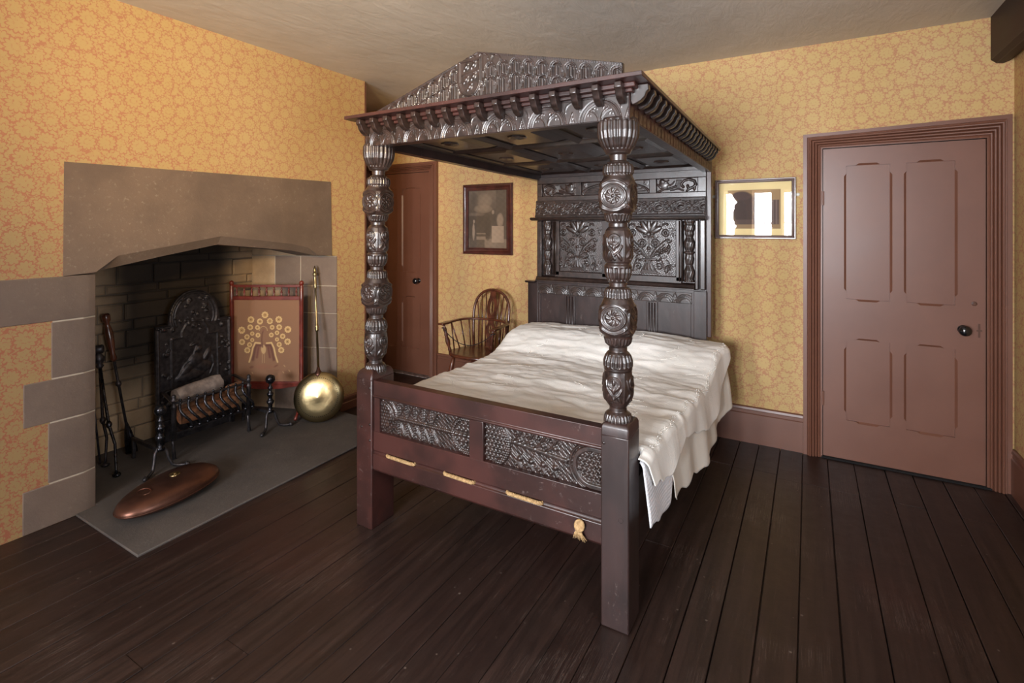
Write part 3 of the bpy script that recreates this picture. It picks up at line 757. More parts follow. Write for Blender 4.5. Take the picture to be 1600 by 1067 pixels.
# tongs
tg = thing('fire_tongs', 'black iron fire tongs with two long legs leaning in the left corner of the recess', 'tongs', (-3.68, 1.45, HZ))
topc = Vector((-3.90, 1.475, .72))
hp = Vector((-3.882, 1.48, .60))
obj('tongs_head', MB().lathe([(0, .010), (.015, .022), (.03, .014), (.045, .027), (.07, .030), (.09, .018), (.105, .014)], hp, 14, (topc-hp).normalized()).lathe([(-.03, .021), (-.024, .028), (.024, .028), (.03, .021)], topc, 14, (.5, .8, .1)), M['iron'], tg, smooth=True)
for foot in ((-3.775, 1.465), (-3.565, 1.44)):
    f = Vector((foot[0], foot[1], HZ+.02)); kn = hp.lerp(f, .55)
    bend = hp.lerp(f, .74)+Vector((.01, .012, 0))
    pts = [hp, hp.lerp(kn, .5), kn, bend, f.lerp(bend, .15), f]; 
    g = MB().tube(pts, [.010, .008, .009, .008, .007, .008], 10).lathe([(-.022, .008), (-.01, .015), (0, .017), (.01, .015), (.022, .008)], kn, 12, (f-hp).normalized())
    g.ball((f.x+.004, f.y, HZ+.013), (.026, .022, .013), 12)
    obj('leg', g, M['steel'] if foot[0] > -3.7 else M['iron'], tg, smooth=True)
# poker behind
o = obj('poker', MB().tube([(-3.83, 1.46, HZ+.004), (-3.955, 1.455, .60)], .006, 8).lathe([(0, .006), (.03, .013), (.07, .010), (.09, .016), (.12, .006)], (-3.955, 1.455, .59), 12, (-.2, 0, .98)), M['iron'], smooth=True)
tag(o, 'thin black poker in the corner behind the fire tongs', 'poker')

# copper bed warmer lying on the hearth
bw = thing('copper_foot_warmer', 'oval copper hot-water bed warmer with brass cap lying on the front of the hearth', 'bed warmer', (-3.02, 1.53, HZ), 0)
ca = Vector((-2.965, 1.205)); cb = Vector((-3.105, 1.745)); cc = (ca+cb)/2; ax = (cb-ca).normalized(); sx = Vector((ax.y, -ax.x)); hl = (cb-ca).length/2; hw = .155
nu, nv_ = 64, 40; P = np.zeros((nu, nv_, 3))
for i in range(nu):
    a = 2*pi*i/nu
    for j in range(nv_):
        ph = pi*j/(nv_-1)
        ex = .92
        rr = sin(ph)**.85; zz = -cos(ph)
        ca_, sa_ = cos(a), sin(a)
        lx = hl*math.copysign(abs(ca_)**ex, ca_)*rr; ly = hw*math.copysign(abs(sa_)**ex, sa_)*rr
        z = HZ+.042 + (.072*math.copysign(abs(zz)**.9, zz) if zz > 0 else .041*zz)
        ly *= 1+.10*lx/hl; p = cc+ax*lx+sx*ly; P[i, j] = (p.x, p.y, z)
obj('body', MB().grid(P, close_u=True), M['copper'], bw, smooth=True)
# seam round the widest line
pts = [];
for i in range(64):
    a = 2*pi*i/64; ca_, sa_ = cos(a), sin(a); p = cc+ax*(hl*math.copysign(abs(ca_)**.92, ca_)*1.002)+sx*(hw*(1+.10*ca_)*math.copysign(abs(sa_)**.92, sa_)*1.003); pts.append((p.x, p.y, HZ+.042))
obj('seam', MB().tube(pts, .0025, 6, closed=True), M['copper'], bw, smooth=True)
p = cc+ax*.03; obj('screw_cap', MB().lathe([(0, .026), (.008, .027), (.010, .022), (.006, .019), (.006, .008), (.012, .007), (.013, .003)], (p.x, p.y, HZ+.109), 24), M['brass'], bw, smooth=True, label='round brass screw cap')
def ring_handle(c, tilt, r1, r2):
    pts = [(c[0]+(ax.x*cos(a)*r1+sx.x*sin(a)*r2), c[1]+(ax.y*cos(a)*r1+sx.y*sin(a)*r2), c[2]+tilt*cos(a)*r1) for a in [2*pi*i/28 for i in range(28)]]
    return MB().tube(pts, .0035, 8, closed=True)
p = cc-ax*.145; obj('ring_handle', ring_handle((p.x, p.y, HZ+.105), .22, .024, .036), M['copper'], bw, smooth=True)
p = cc+ax*.215; obj('ring_handle', ring_handle((p.x, p.y, HZ+.088), -.28, .020, .038), M['copper'], bw, smooth=True)

# brass warming pan leaning on the reveal
foot = Vector((-3.215, 2.622, HZ)); top = Vector((-3.432, 2.745, 1.185)); A_ = (top-foot).normalized()
wp = thing('brass_warming_pan', 'round polished brass warming pan with long handle leaning on the fireplace jamb', 'warming pan', (foot.x, foot.y, HZ))
facing = Vector((.62, -.78, .16)); facing = (facing - A_*facing.dot(A_)).normalized(); R_ = .185
pc = foot+A_*(R_+.002)+facing*.005
prof = [(-.055, .04), (-.05, .12), (-.035, .165), (-.01, .180), (.008, R_), (.014, R_), (.020, .178), (.030, .16), (.040, .13), (.046, .09), (.048, .05), (.052, .03), (.054, .012), (.056, .002)]
obj('pan', MB().lathe(prof, pc, 64, facing), M['pan'], wp, smooth=True)
U_ = facing.orthogonal().normalized(); V_ = facing.cross(U_)
g = MB()
for i in range(62):
    a = 2*pi*i/62; c = pc+facing*.0365+(U_*cos(a)+V_*sin(a))*.143; g.lathe([(0, .0030), (.0012, .0030)], c-facing*.0006, 8, (facing+(U_*cos(a)+V_*sin(a))*.30).normalized())
obj('pierced_holes', g, M['void'], wp)
hs = pc+A_*(R_-.01)
obj('handle_socket', MB().lathe([(-.03, .034), (0, .030), (.025, .014), (.045, .010)], hs+facing*.0, 16, A_), M['copper'], wp, smooth=True)
Lh = (top-hs).length
pr = [(.04, .009), (Lh*.38, .0085), (Lh*.385, .013), (Lh*.40, .015), (Lh*.41, .010), (Lh*.42, .015), (Lh*.435, .013), (Lh*.45, .0095), (Lh*.62, .008), (Lh*.78, .0075), (Lh*.785, .013), (Lh*.80, .010), (Lh*.815, .014), (Lh*.83, .010), (Lh*.87, .012), (Lh*.90, .009), (Lh*.91, .018), (Lh*.93, .016), (Lh*.94, .009), (Lh*.955, .013), (Lh*.98, .008), (Lh, .002)]
obj('handle', MB().lathe(pr, hs, 16, A_), M['brass'], wp, smooth=True)

# fire screen
scL, scR = Vector((-3.915, 2.352)), Vector((-3.440, 2.628))
sd = (scR-scL).normalized(); sn = Vector((sd.y, -sd.x)); Wd = (scR-scL).length
fs_ = thing('fire_screen', 'mahogany fire screen with spindle gallery and embroidered peacock, at the right of the recess', 'fire screen', ((scL.x+scR.x)/2, (scL.y+scR.y)/2, HZ))
def S(u, z, d=0): p = scL+sd*u+sn*d; return (p.x, p.y, z)
for u in (0, Wd):
    pr = [(0, .012), (.22, .014), (.232, .018), (.245, .0145), (.90, .0145), (.91, .017), (.925, .0145), (1.02, .0145), (1.03, .010), (1.035, .017), (1.05, .018), (1.06, .013), (1.066, .003)]
    obj('post', MB().lathe(pr, S(u, HZ+.0), 14), M['mahog'], fs_, smooth=True)
    k_ = .3 if u == 0 else 1
    g = MB().tube([S(u, .10, -.01), S(u, .09, .05*k_), S(u, .05, .09*k_), S(u, .028, .12*k_)], [.014, .013, .011, .012], 8).tube([S(u, .10, .0), S(u, .09, -.04), S(u, .05, -.07), S(u, .028, -.09)], [.014, .013, .011, .012], 8)
    obj('foot', g, M['mahog'], fs_, smooth=True)
def sbox(u0, u1, z0, z1, d0, d1):
    ps = [S(u, z, d) for z in (z0, z1) for u, d in ((u0, d0), (u1, d0), (u1, d1), (u0, d1))]
    return MB().add(ps, [(0, 3, 2, 1), (4, 5, 6, 7), (0, 1, 5, 4), (1, 2, 6, 5), (2, 3, 7, 6), (3, 0, 4, 7)])
for z0, z1 in ((1.025, 1.045), (.925, .955), (.262, .285)): obj('rail', sbox(.012, Wd-.012, z0, z1, -.010, .010), M['mahog'], fs_, bevel=.003)
ap = [(.012, .262)]+[(.012+(Wd-.024)*t, .238+.018*abs(2*t-1)**2-.012*sin(pi*t)) for t in [i/12 for i in range(13)]]+[(Wd-.012, .262)]
g = MB(); vs = [S(u, z, d) for d in (.008, -.008) for u, z in ap]; k = len(ap)
g.add(vs, [tuple(range(k)), tuple(range(2*k-1, k-1, -1))]+[(i, k+i, k+(i+1) % k, (i+1) % k) for i in range(k)]); obj('apron', g, M['mahog'], fs_)
for i in range(9):
    u = .012+(Wd-.024)*(i+.5)/9
    pr = [(0, .004), (.008, .008), (.014, .004), (.03, .009), (.045, .005), (.052, .009), (.058, .004), (.072, .005)]
    obj('spindle', MB().lathe(pr, S(u, .954), 10), M['mahog'], fs_, smooth=True)
def colgrid(name, W, H, res, cf, place, mat, parent, label=None):
    nu = int(W/res)+1; nv = int(H/res)+1
    U, V = np.meshgrid(np.linspace(0, W, nu), np.linspace(0, H, nv), indexing='ij')
    P = np.stack(place(U, V), -1); o = obj(name, MB().grid(P), mat, parent, smooth=True, label=label)
    C = cf(U, V); C = np.concatenate([C, np.ones(C.shape[:2]+(1,))], -1).astype(np.float32)
    at = o.data.color_attributes.new('pattern', 'FLOAT_COLOR', 'POINT'); at.data.foreach_set('color', C.reshape(-1)); return o
pu0, pw, pz0, ph_ = .020, Wd-.040, .287, .640
def emb(U, V):
    C = np.zeros(U.shape+(3,)); C[:] = (.27, .145, .085)
    # zoom frame: x 0..780 -> 0..pw, y 10..1040 -> ph..0
    sx_ = pw/800; cx = lambda x: (x+10)*sx_; cz = lambda y: ph_*(1-(y-5)/1040)
    def put(mask, col): 
        m_ = np.clip(mask, 0, 1)[..., None]; C[:] = C*(1-m_)+np.array(col)*m_
    eyes = [(370,200,42),(197,260,42),(308,283,38),(430,278,38),(540,258,42),(188,357,36),(277,360,30),(458,358,30),(545,355,36),(83,395,44),(652,385,42),(213,438,27),(518,428,28),(148,480,34),(283,458,30),(448,455,30),(588,472,34),(213,520,26),(518,512,26),(87,545,38),(648,540,40),(180,580,32),(545,577,32),(152,650,38),(570,648,38)]
    for x, y, r in eyes:
        d = np.hypot(U-cx(x), V-cz(y)); a = np.arctan2(V-cz(y), U-cx(x)); R = r*sx_
        put(sm((R*(1+.08*np.sin(9*a))-d)/.002), (.66, .46, .21)); put(sm((R*.55-d)/.002), (.36, .19, .10)); put(sm((R*.38-d)/.002), (.60, .38, .15)); put(sm((R*.2-d)/.001), (.10, .05, .03))
    for s in (-1, 1):
        wing = [(350+s*40, 560), (350+s*100, 555), (350+s*130, 620), (350+s*150, 720), (350+s*175, 800)]
        wing2 = [(350+s*35, 590), (350+s*90, 590), (350+s*110, 680), (350+s*130, 770)]
        put(curvef(U, V, [(cx(a), cz(b)) for a, b in wing2], .020), (.15, .065, .05)); put(curvef(U, V, [(cx(350+s*60), cz(620)), (cx(350+s*80), cz(740))], .016), (.17, .07, .055))
        put(curvef(U, V, [(cx(a), cz(b)) for a, b in wing], .010)*1.3, (.68, .47, .22))
        put(curvef(U, V, [(cx(350+s*12), cz(700)), (cx(350+s*14), cz(810))], .003), (.5, .33, .17))
    put(domef(U, V, cx(352), cz(640), .020, .038)*1.5, (.55, .36, .18)); put(curvef(U, V, [(cx(340), cz(610)), (cx(330), cz(520)), (cx(335), cz(440)), (cx(350), cz(400))], .009)*1.3, (.18, .09, .06))
    put(domef(U, V, cx(350), cz(395), .010, .010)*1.5, (.25, .12, .08))
    for i in range(11):
        a = pi*i/10; put(disc(U, V, cx(350+48*cos(a)), cz(395-48*sin(a)), .0035, .001), (.66, .46, .21))
    put(.7*domef(U, V, cx(350), cz(860), .085, .022), (.28, .13, .08)); put(domef(U, V, cx(205), cz(865), .02, .011, .3), (.20, .09, .06)); put(domef(U, V, cx(505), cz(850), .022, .008, .5), (.20, .09, .06))
    put(curvef(U, V, [(cx(390), cz(915)), (cx(560), cz(905)), (cx(640), cz(930))], .0025), (.24, .11, .07))
    for x, y in ((595, 930), (670, 912), (215, 940), (610, 850)): put(domef(U, V, cx(x), cz(y), .012, .005, 2.2), (.45, .28, .15))
    return C
colgrid('embroidered_panel', pw, ph_, .0022, emb, lambda u, v: tuple(np.array([scL.x+sd.x*(pu0+u)+sn.x*.001, scL.y+sd.y*(pu0+u)+sn.y*.001, pz0+v-.0], dtype=object)) if False else (scL.x+sd.x*(pu0+u), scL.y+sd.y*(pu0+u), pz0+v), M['embroidery'], fs_, 'beige panel embroidered with a displaying peacock')
obj('panel_backing', sbox(.014, Wd-.014, .284, .928, -.004, -.001), M['mahog'], fs_)

# ------------------------------------------------------------------ PICTURES
def picture(name, label, x0, x1, z0, z1, yw, fw_, mat, paint, mat_w, inner=None):
    t = thing(name, label, 'picture', ((x0+x1)/2, yw, z0))
    D = .024; prof = [(0, 0), (0, D*.7), (fw_*.12, D), (fw_*.35, D), (fw_*.5, D*.72), (fw_*.8, D*.62), (fw_*.85, D*.8), (fw_, D*.7), (fw_, .004)]
    n = len(prof); vs = []
    for (cx, cz, sxx, szz) in ((x0, z0, 1, 1), (x1, z0, -1, 1), (x1, z1, -1, -1), (x0, z1, 1, -1)):
        for o_, d in prof: vs.append((cx+sxx*o_, yw-.001-d, cz+szz*o_))
    obj('picture_frame', MB().add(vs, [(k_*n+i, k_*n+i+1, ((k_+1) % 4)*n+i+1, ((k_+1) % 4)*n+i) for k_ in range(4) for i in range(n-1)]), mat, t, auto=30)
    a0, a1, c0, c1 = x0+fw_-.002, x1-fw_+.002, z0+fw_-.002, z1-fw_+.002
    colgrid('print', a1-a0, c1-c0, .003, paint, lambda u, v: (a0+u, yw-.006+0*u, c0+v), M['print'], t)
    obj('picture_glass', MB().add([(a0, yw-.011, c0), (a1, yw-.011, c0), (a1, yw-.011, c1), (a0, yw-.011, c1)], [(0, 1, 2, 3)]), M['glass'], t)
    return t
def eng(U, V):
    W = U.max(); H = V.max(); x = U/W; y = V/H; C = np.zeros(U.shape+(3,)); g = .115+.03*np.sin(y*7+1)+.01*np.sin(x*300)*np.sin(y*280)
    def put(m, v):
        nonlocal g
        m = np.clip(m, 0, 1); g = g*(1-m)+v*m
    put(.8*domef(x, y, .42, .82, .20, .14), .22); put(.7*domef(x, y, .38, .68, .25, .08), .24); put(.8*sm((x-.70)/.03), .10); put(.7*domef(x, y, .15, .85, .12, .12), .09)
    put(.8*(y < .16), .22); put(.6*domef(x, y, .18, .58, .25, .04), .18)
    put((abs(x-.22) < .20)*(y < .56)*.7, .075)
    put(1.4*domef(x, y, .13, .28, .035, .16), .28); put(1.5*domef(x, y, .14, .46, .028, .035), .27)
    put(1.2*domef(x, y, .50, .36, .10, .24), .075); put(1.3*domef(x, y, .64, .62, .035, .04), .24)
    put(1.3*domef(x, y, .82, .48, .09, .13), .24); put(1.3*domef(x, y, .77, .62, .03, .035), .10)
    put(1.0*sm((.31-np.abs(x-.76)*1.9)/.04)*(y < .38)*(y > .10), .30); put((np.abs(x-.33) < .12)*(np.abs(y-.17) < .03)*1., .22); put((np.abs(x-.33) < .12)*(np.abs(y-.25) < .012)*1., .19)
    g = g*(1+.06*np.sin(x*40+y*13)*np.sin(y*60))
    C[..., 0] = g*1.12; C[..., 1] = g*.84; C[..., 2] = g*.62; return C
picture('framed_engraving', 'tall dark-framed brown engraving of figures, hanging above the windsor chair', -2.862, -2.315, 1.240, 1.898, 4.0, .062, M['frame'], eng, 0)
def photo(U, V):
    W = U.max(); H = V.max(); x = U/W; y = V/H; C = np.zeros(U.shape+(3,)); C[:] = (.80, .66, .36)
    def put(m, c): m = np.clip(m, 0, 1)[..., None]; C[:] = C*(1-m)+np.array(c)*m
    inn = (x > .125)*(x < .85)*(y > .13)*(y < .86)*1.; put(inn, (.33, .22, .12)); pic = (x > .135)*(x < .83)*(y > .21)*(y < .85)*1.; put(pic, (.38, .25, .13))
    put(pic*domef(x, y, .40, .45, .22, .35)*1.6, (.09, .06, .05)); put(pic*(x > .62)*(y < .66), (.12, .08, .07)); put(pic*domef(x, y, .32, .75, .14, .09)*1.6, (.11, .07, .06)); put(pic*(y < .3)*.7, (.15, .10, .08))
    put(pic*.8*(np.sin(x*120) > .3)*(x > .62)*(y < .66), (.22, .16, .14))
    return C
pr_ = picture('framed_print', 'small wide framed print in cream mount hanging between the bed and the brown door', -.581, -.074, 1.415, 1.832, YB, .026, M['frame2'], photo, .05)
for x in (-.581-.010, -.074+.010):
    g = MB().lathe([(0, .012), (.003, .012), (.0035, .004)], (x, YB, 1.715), 16, (0, -1, 0)); obj('hanging_plate', g, M['white'], pr_, smooth=True, label='ivory coloured hanging plate')

# ------------------------------------------------------------------ WINDSOR CHAIR (local frame, front = -y)
ch = thing('windsor_chair', 'brown hoop-backed windsor armchair standing against the wall under the engraving', 'chair', (-2.46, 3.655, 0))
SZ = .43
# saddle seat
mb = MB(); nr, na = 10, 48; P = np.zeros((na, nr+1, 3)); Q = np.zeros((na, nr+1, 3))
def seat_r(a):
    c, s = cos(a), sin(a)
    return .245/((abs(c)**2.6+abs(s*1.08)**2.6)**(1/2.6))*(1.0 if s < 0 else .95)
for i in range(na):
    a = 2*pi*i/na
    for j in range(nr+1):
        t = j/nr; r = seat_r(a)*t; x, y = r*cos(a), r*sin(a)
        z = SZ-.012*math.exp(-((x*x+(y-.03)**2)/.02)) ; P[i, j] = (x, y, z-(.004 if j == nr else 0))
P2 = np.concatenate([P, P[:, ::-1]], 1); P2[:, nr+1:, 2] = SZ-.034; P2[:, nr+1:, :2] *= .96; P2[:, nr+1, :2] /= .96/.995; P2[:, nr+1, 2] = SZ-.024
obj('seat', MB().grid(P2, close_u=True), M['chair'], ch, local=True, smooth=True)
def turned(a, b, k, segs=12):
    a = Vector(a); b = Vector(b); L_ = (b-a).length
    return MB().lathe([(t*L_, r) for t, r in k], a, segs, (b-a).normalized())
LEG = [(0, .013), (.30, .019), (.34, .022), (.36, .015), (.39, .023), (.43, .025), (.47, .016), (.50, .021), (.53, .014), (.60, .020), (.80, .021), (1, .013)]
legs = []
for sx_ in (-1, 1):
    for sy in (-1, 1):
        b = (sx_*.155, sy*.145, SZ-.03); a = (sx_*.215, sy*.215 if sy < 0 else .225, 0); legs.append((a, b))
        obj('leg', turned(a, b, LEG), M['chair'], ch, local=True, smooth=True)
for sx_ in (-1, 1):
    obj('side_stretcher', turned((sx_*.195, -.185, .15), (sx_*.195, .195, .15), [(0, .008), (.4, .013), (.5, .017), (.6, .013), (1, .008)]), M['chair'], ch, local=True, smooth=True)
obj('cross_stretcher', turned((-.19, 0, .15), (.19, 0, .15), [(0, .008), (.4, .013), (.5, .016), (.6, .013), (1, .008)]), M['chair'], ch, local=True, smooth=True)
AZ = .665
bow = []
for i in range(41):
    t = i/40; a = pi*(t) ; x = -.255*cos(a)*(1 if True else 1); y = .185*sin(a)**.8
    if i < 4: y = -.20+(.05)*i + 0; x = -.262+.002*i
    if i > 36: y = -.20+.05*(40-i); x = .262-.002*(40-i)
    bow.append((x, y-.0, AZ+.015*(y+.2)))
vs = []; fs = []
n = len(bow); m_ = MB()
pts = [Vector(p) for p in bow]
for i, p in enumerate(pts):
    d = (pts[min(i+1, n-1)]-pts[max(i-1, 0)]).normalized(); s_ = d.cross(Vector((0, 0, 1))).normalized(); w_ = .016+(.012 if i < 3 or i > n-4 else 0)
    vs += [p-s_*w_+Vector((0, 0, -.009)), p+s_*w_+Vector((0, 0, -.009)), p+s_*w_+Vector((0, 0, .009)), p-s_*w_+Vector((0, 0, .009))]
for i in range(n-1): k_ = i*4; fs += [(k_, k_+1, k_+5, k_+4), (k_+1, k_+2, k_+6, k_+5), (k_+2, k_+3, k_+7, k_+6), (k_+3, k_, k_+4, k_+7)]
fs += [(0, 3, 2, 1), (4*n-4, 4*n-3, 4*n-2, 4*n-1)]
obj('arm_bow', MB().add(vs, fs), M['chair'], ch, local=True, bevel=.005)
ARM = [(0, .012), (.12, .015), (.2, .010), (.28, .018), (.42, .021), (.55, .012), (.62, .018), (.68, .011), (.8, .017), (.9, .010), (1, .012)]
for sx_ in (-1, 1): obj('arm_post', turned((sx_*.205, -.13, SZ-.01), (sx_*.252, -.165, AZ), ARM), M['chair'], ch, local=True, smooth=True)
# hoop
ht = .93
def hoop(t):
    a = pi*t; x = -.185*cos(a); z = AZ+(ht-AZ)*abs(sin(a))**.72; return (x*(1+.10*sin(a)), .165+(z-SZ)*.16-.012, z)
hp_ = [(-.165, .165, SZ-.01), (-.178, .18, SZ+.12)]+[hoop(i/28) for i in range(29)]+[(.178, .18, SZ+.12), (.165, .165, SZ-.01)]
obj('hoop', MB().tube(hp_, .0125, 10), M['chair'], ch, local=True, smooth=True)
for i in range(8):
    if i in (3, 4): continue
    x = -.13+.26*i/7; t_ = math.acos(max(-1, min(1, -x*1.25/.2)))/pi; h = hoop(t_)
    obj('back_spindle', MB().tube([(x*.9, .175, SZ-.01), (x*1.05, .185+.02, AZ), h], [.006, .0065, .005], 8), M['chair'], ch, local=True, smooth=True)
for sx_ in (-1, 1):
    for k_ in range(4):
        y = -.06+.065*k_; i_ = min(range(len(bow)), key=lambda i: abs(bow[i][1]-y)+(0 if bow[i][0]*sx_ > 0 else 9)); bx = bow[i_]
        obj('arm_spindle', MB().tube([(sx_*.215*(1-.06*k_), y, SZ-.01), (bx[0], bx[1], AZ)], .006, 8), M['chair'], ch, local=True, smooth=True)
# pierced splat
def splat(U, V):
    return np.zeros_like(U)
sw = [(0, .030), (.08, .034), (.16, .026), (.24, .040), (.34, .046), (.42, .030), (.46, .026), (.52, .036), (.62, .050), (.72, .054), (.80, .048), (.88, .034), (.93, .030)]
Hs = ht-SZ-.01; g = MB()
zz = np.linspace(0, 1, 48)
ws = np.interp(zz, [a for a, b in sw], [b for a, b in sw])
def hole(z):   # piercing half-width, centre ring
    r = 0
    if .56 < z < .84: r = .024*math.sqrt(max(0, 1-((z-.70)/.14)**2))
    if .22 < z < .40: r = .020*math.sqrt(max(0, 1-((z-.31)/.09)**2))
    return r
for sgn in (-1, 1):
    for d0 in (0,):
        vs = []
        for i, z in enumerate(zz):
            zc_ = SZ+z*Hs; yy = .165+(zc_-SZ)*.16-.012+.010
            a = hole(z)*sgn; b = ws[i]*sgn
            vs += [(a, yy-.005, zc_), (b, yy-.005, zc_), (b, yy+.005, zc_), (a, yy+.005, zc_)]
        fs = []
        for i in range(47): k_ = i*4; fs += [(k_, k_+1, k_+5, k_+4), (k_+1, k_+2, k_+6, k_+5), (k_+2, k_+3, k_+7, k_+6), (k_+3, k_, k_+4, k_+7)]
        g.add(vs, fs+[(0, 3, 2, 1), (188, 189, 190, 191)])
for z in (.28, .34, .62, .68, .74, .8):
    zc_ = SZ+z*Hs; yy = .165+(zc_-SZ)*.16-.002; g.box(-.004, .004, yy-.004, yy+.004, zc_-.03, zc_+.03)
obj('splat', g, M['chair'], ch, local=True)
# cord tied between the arms
pts = []
for i in range(25):
    t = i/24; x = -.250+.50*t; pts.append((-2.46+x, 3.655-.172-.012*sin(pi*t), AZ-.035-.115*4*t*(1-t)))
g = MB().tube(pts, .0035, 6)
for p in (pts[0], pts[-1]):
    g.tube([(p[0]+.018*cos(a), p[1]+.018*sin(a)+.010, p[2]) for a in [2*pi*i/12 for i in range(12)]], .0035, 6, closed=True)
o = obj('cord', g, M['iron'], smooth=True); tag(o, 'thin dark cord slung across the windsor chair from arm to arm', 'cord')

# ------------------------------------------------------------------ BED
BX0, BX1, BY0, BY1 = -1.972, -.570, 1.83, 3.70
bed = thing('four_poster_bed', 'carved dark oak four-poster bed with panelled canopy and headboard in the middle of the room', 'bed', ((BX0+BX1)/2, (BY0+BY1)/2, 0))
# square foot posts with domed shoulders
def foot_post(x0, x1, y0, y1, zt_, arched):
    g = MB(); g.box(x0, x1, y0, y1, 0, zt_-.045)
    cx, cy = (x0+x1)/2, (y0+y1)/2; b = zt_-.045
    rings = [(1, 0), (.99, .028), (.93, .038), (.80, .045)] if not arched else [(1, 0), (.97, .018), (.86, .034), (.66, .045)]
    vs = []; 
    for k_, dz in rings: vs += [(cx+(x-cx)*k_, cy+(y-cy)*k_, b+dz) for x, y in ((x0, y0), (x1, y0), (x1, y1), (x0, y1))]
    fs = [(j*4+i, j*4+(i+1) % 4, j*4+4+(i+1) % 4, j*4+4+i) for j in range(3) for i in range(4)]+[(12, 13, 14, 15)]
    g.add(vs, fs); return g
pR = obj('foot_post', foot_post(-.678, -.570, 1.828, 1.962, .765, 0), M['oak'], bed, bevel=.005)
pL = obj('foot_post', foot_post(-1.972, -1.866, 1.828, 1.985, .785, 1), M['redoak'], bed, bevel=.005)
obj('bolt_hole', MB().lathe([(0, .009), (.001, .009), (-.008, .007)], (-.600, 1.8275, .415), 16, (0, -1, 0), cap=False).lathe([(-.006, .001), (-.006, .008)], (-.6, 1.8275, .415), 16, (0, -1, 0), cap=False), M['steel'], pR)
# spandrel leaf on top of post faces
for (x, y, z, pp) in ((-.574, 1.8285, .70, pR),):
    pass
# carved column
SECT = [(15,66),(30,73),(60,74),(85,70),(110,58),(122,49),(130,44),(136,42),(138,30),(160,28),(163,38),(168,40),(172,50),(180,54),(200,55),(208,51),(212,50),(225,57),(240,60),(290,61),(325,60),(335,56),(342,48),(346,50),(365,44),(372,38),(374,33),(388,33),(392,38),(400,44),(420,49),(450,50),(490,49),(508,46),(512,42),(516,42),(520,47),(526,48),(545,48),(562,44),(576,36),(580,30),(594,30),(598,40),(603,44),(615,48),(632,48),(636,50),(655,58),(672,61),(740,61),(756,56),(766,50),(774,50),(790,46),(798,38),(802,32),(818,32),(822,38),(832,46),(850,52),(868,52),(874,50),(880,50),(884,48),(900,50),(930,52),(960,51),(985,46),(1000,38),(1010,30),(1024,31),(1030,40),(1036,46),(1050,50),(1062,51),(1075,50)]
Zof = lambda Y: 1.909-(Y-15)*(1.158/1052)
Ys = np.linspace(15, 1075, 560); nT = 168; TT = np.linspace(0, 2*pi, nT, endpoint=False)
base = np.interp(Ys, [a for a, b in SECT], [b for a, b in SECT])*.00108
T2, R2 = np.meshgrid(TT, base, indexing='ij'); Y2 = np.broadcast_to(Ys, T2.shape); Z2 = Zof(Y2)
R = R2.copy()
def env(Y, a, b, s=4): return sm((Y-a)/s)*sm((b-Y)/s)
for a, b, nn, dp in ((22,122,22,.11),(172,210,24,.12),(344,368,24,.13),(526,574,16,.16),(600,634,22,.12),(768,794,22,.13),(826,870,18,.15),(1032,1062,22,.13)):
    R *= 1-dp*env(Y2, a, b)*(1-np.abs(np.cos(T2*nn/2))**.65)
for yc, y0, y1 in ((282, 222, 338), (698, 650, 762)):
    k_ = env(Y2, y0, y1, 16)
    dt = (T2+pi/4) % (pi/2)-pi/4         # angle from nearest face centre
    flat = np.minimum(.0585/np.cos(dt), .0735)
    zc_ = Zof(yc); aa = dt*.064; bb = Z2-zc_
    rel = .0052*rosette(aa, bb, 0, 0, .047)*(np.hypot(aa, bb) < .052)
    cornr = .003*ridge(np.hypot(aa, bb)-.060, .004)
    R = R*(1-k_)+k_*(flat+rel+cornr)
for y0, y1 in ((396, 510), (884, 996)):   # leaf bulbs
    k_ = env(Y2, y0, y1, 6); ph = (Y2-y0)/(y1-y0); dt = (T2+pi/4) % (pi/2)-pi/4; aa = dt/(pi/4)
    um = dt*.052; vm = Z2-Zof((y0+y1)/2)
    leaf = .9*ringf(um, vm, .002, .022, .021, .0045)+.8*ringf(um, vm, .002, .022, .013, .003)
    leaf = np.maximum(leaf, curvef(um, vm, [(-.030, .030), (-.024, .0), (-.006, -.022), (.004, -.050)], .005))
    leaf = np.maximum(leaf, curvef(um, vm, [(.030, .0), (.020, -.020), (.008, -.030), (-.010, -.052)], .005))
    for (a_, b_, rx_, ry_, an_) in ((.002, .024, .005, .014, 0), (-.012, .004, .005, .014, .7), (.014, .004, .005, .014, -.7), (-.022, -.032, .006, .018, -.5), (.022, -.040, .006, .018, .5), (.001, -.006, .006, .012, 0)):
        leaf = np.maximum(leaf, 1.1*domef(um, vm, a_, b_, rx_, ry_, an_))
    leaf = np.maximum(leaf, .5*ridge(np.abs(aa)-.97, .08))
    R += k_*.0048*np.clip(leaf, 0, 1.3)
P = np.stack([R*np.cos(T2), R*np.sin(T2), Z2], -1)
g = MB().grid(P, close_u=True); cen = (-.632, 1.893)
g.v = [(x+cen[0], y+cen[1], z) for x, y, z in g.v]
c1 = obj('carved_column', g, M['carved'], bed, smooth=True)
c2 = c1.copy(); COL.objects.link(c2); c2.rotation_euler = (0, .022, 0)   # the left column leans a little inwards
c2.location = (Vector((-1.916, 1.903, .77))-ORI[bed.name])-Matrix.Rotation(.022, 3, 'Y') @ (Vector((-.632, 1.893, .76))-ORI[bed.name])
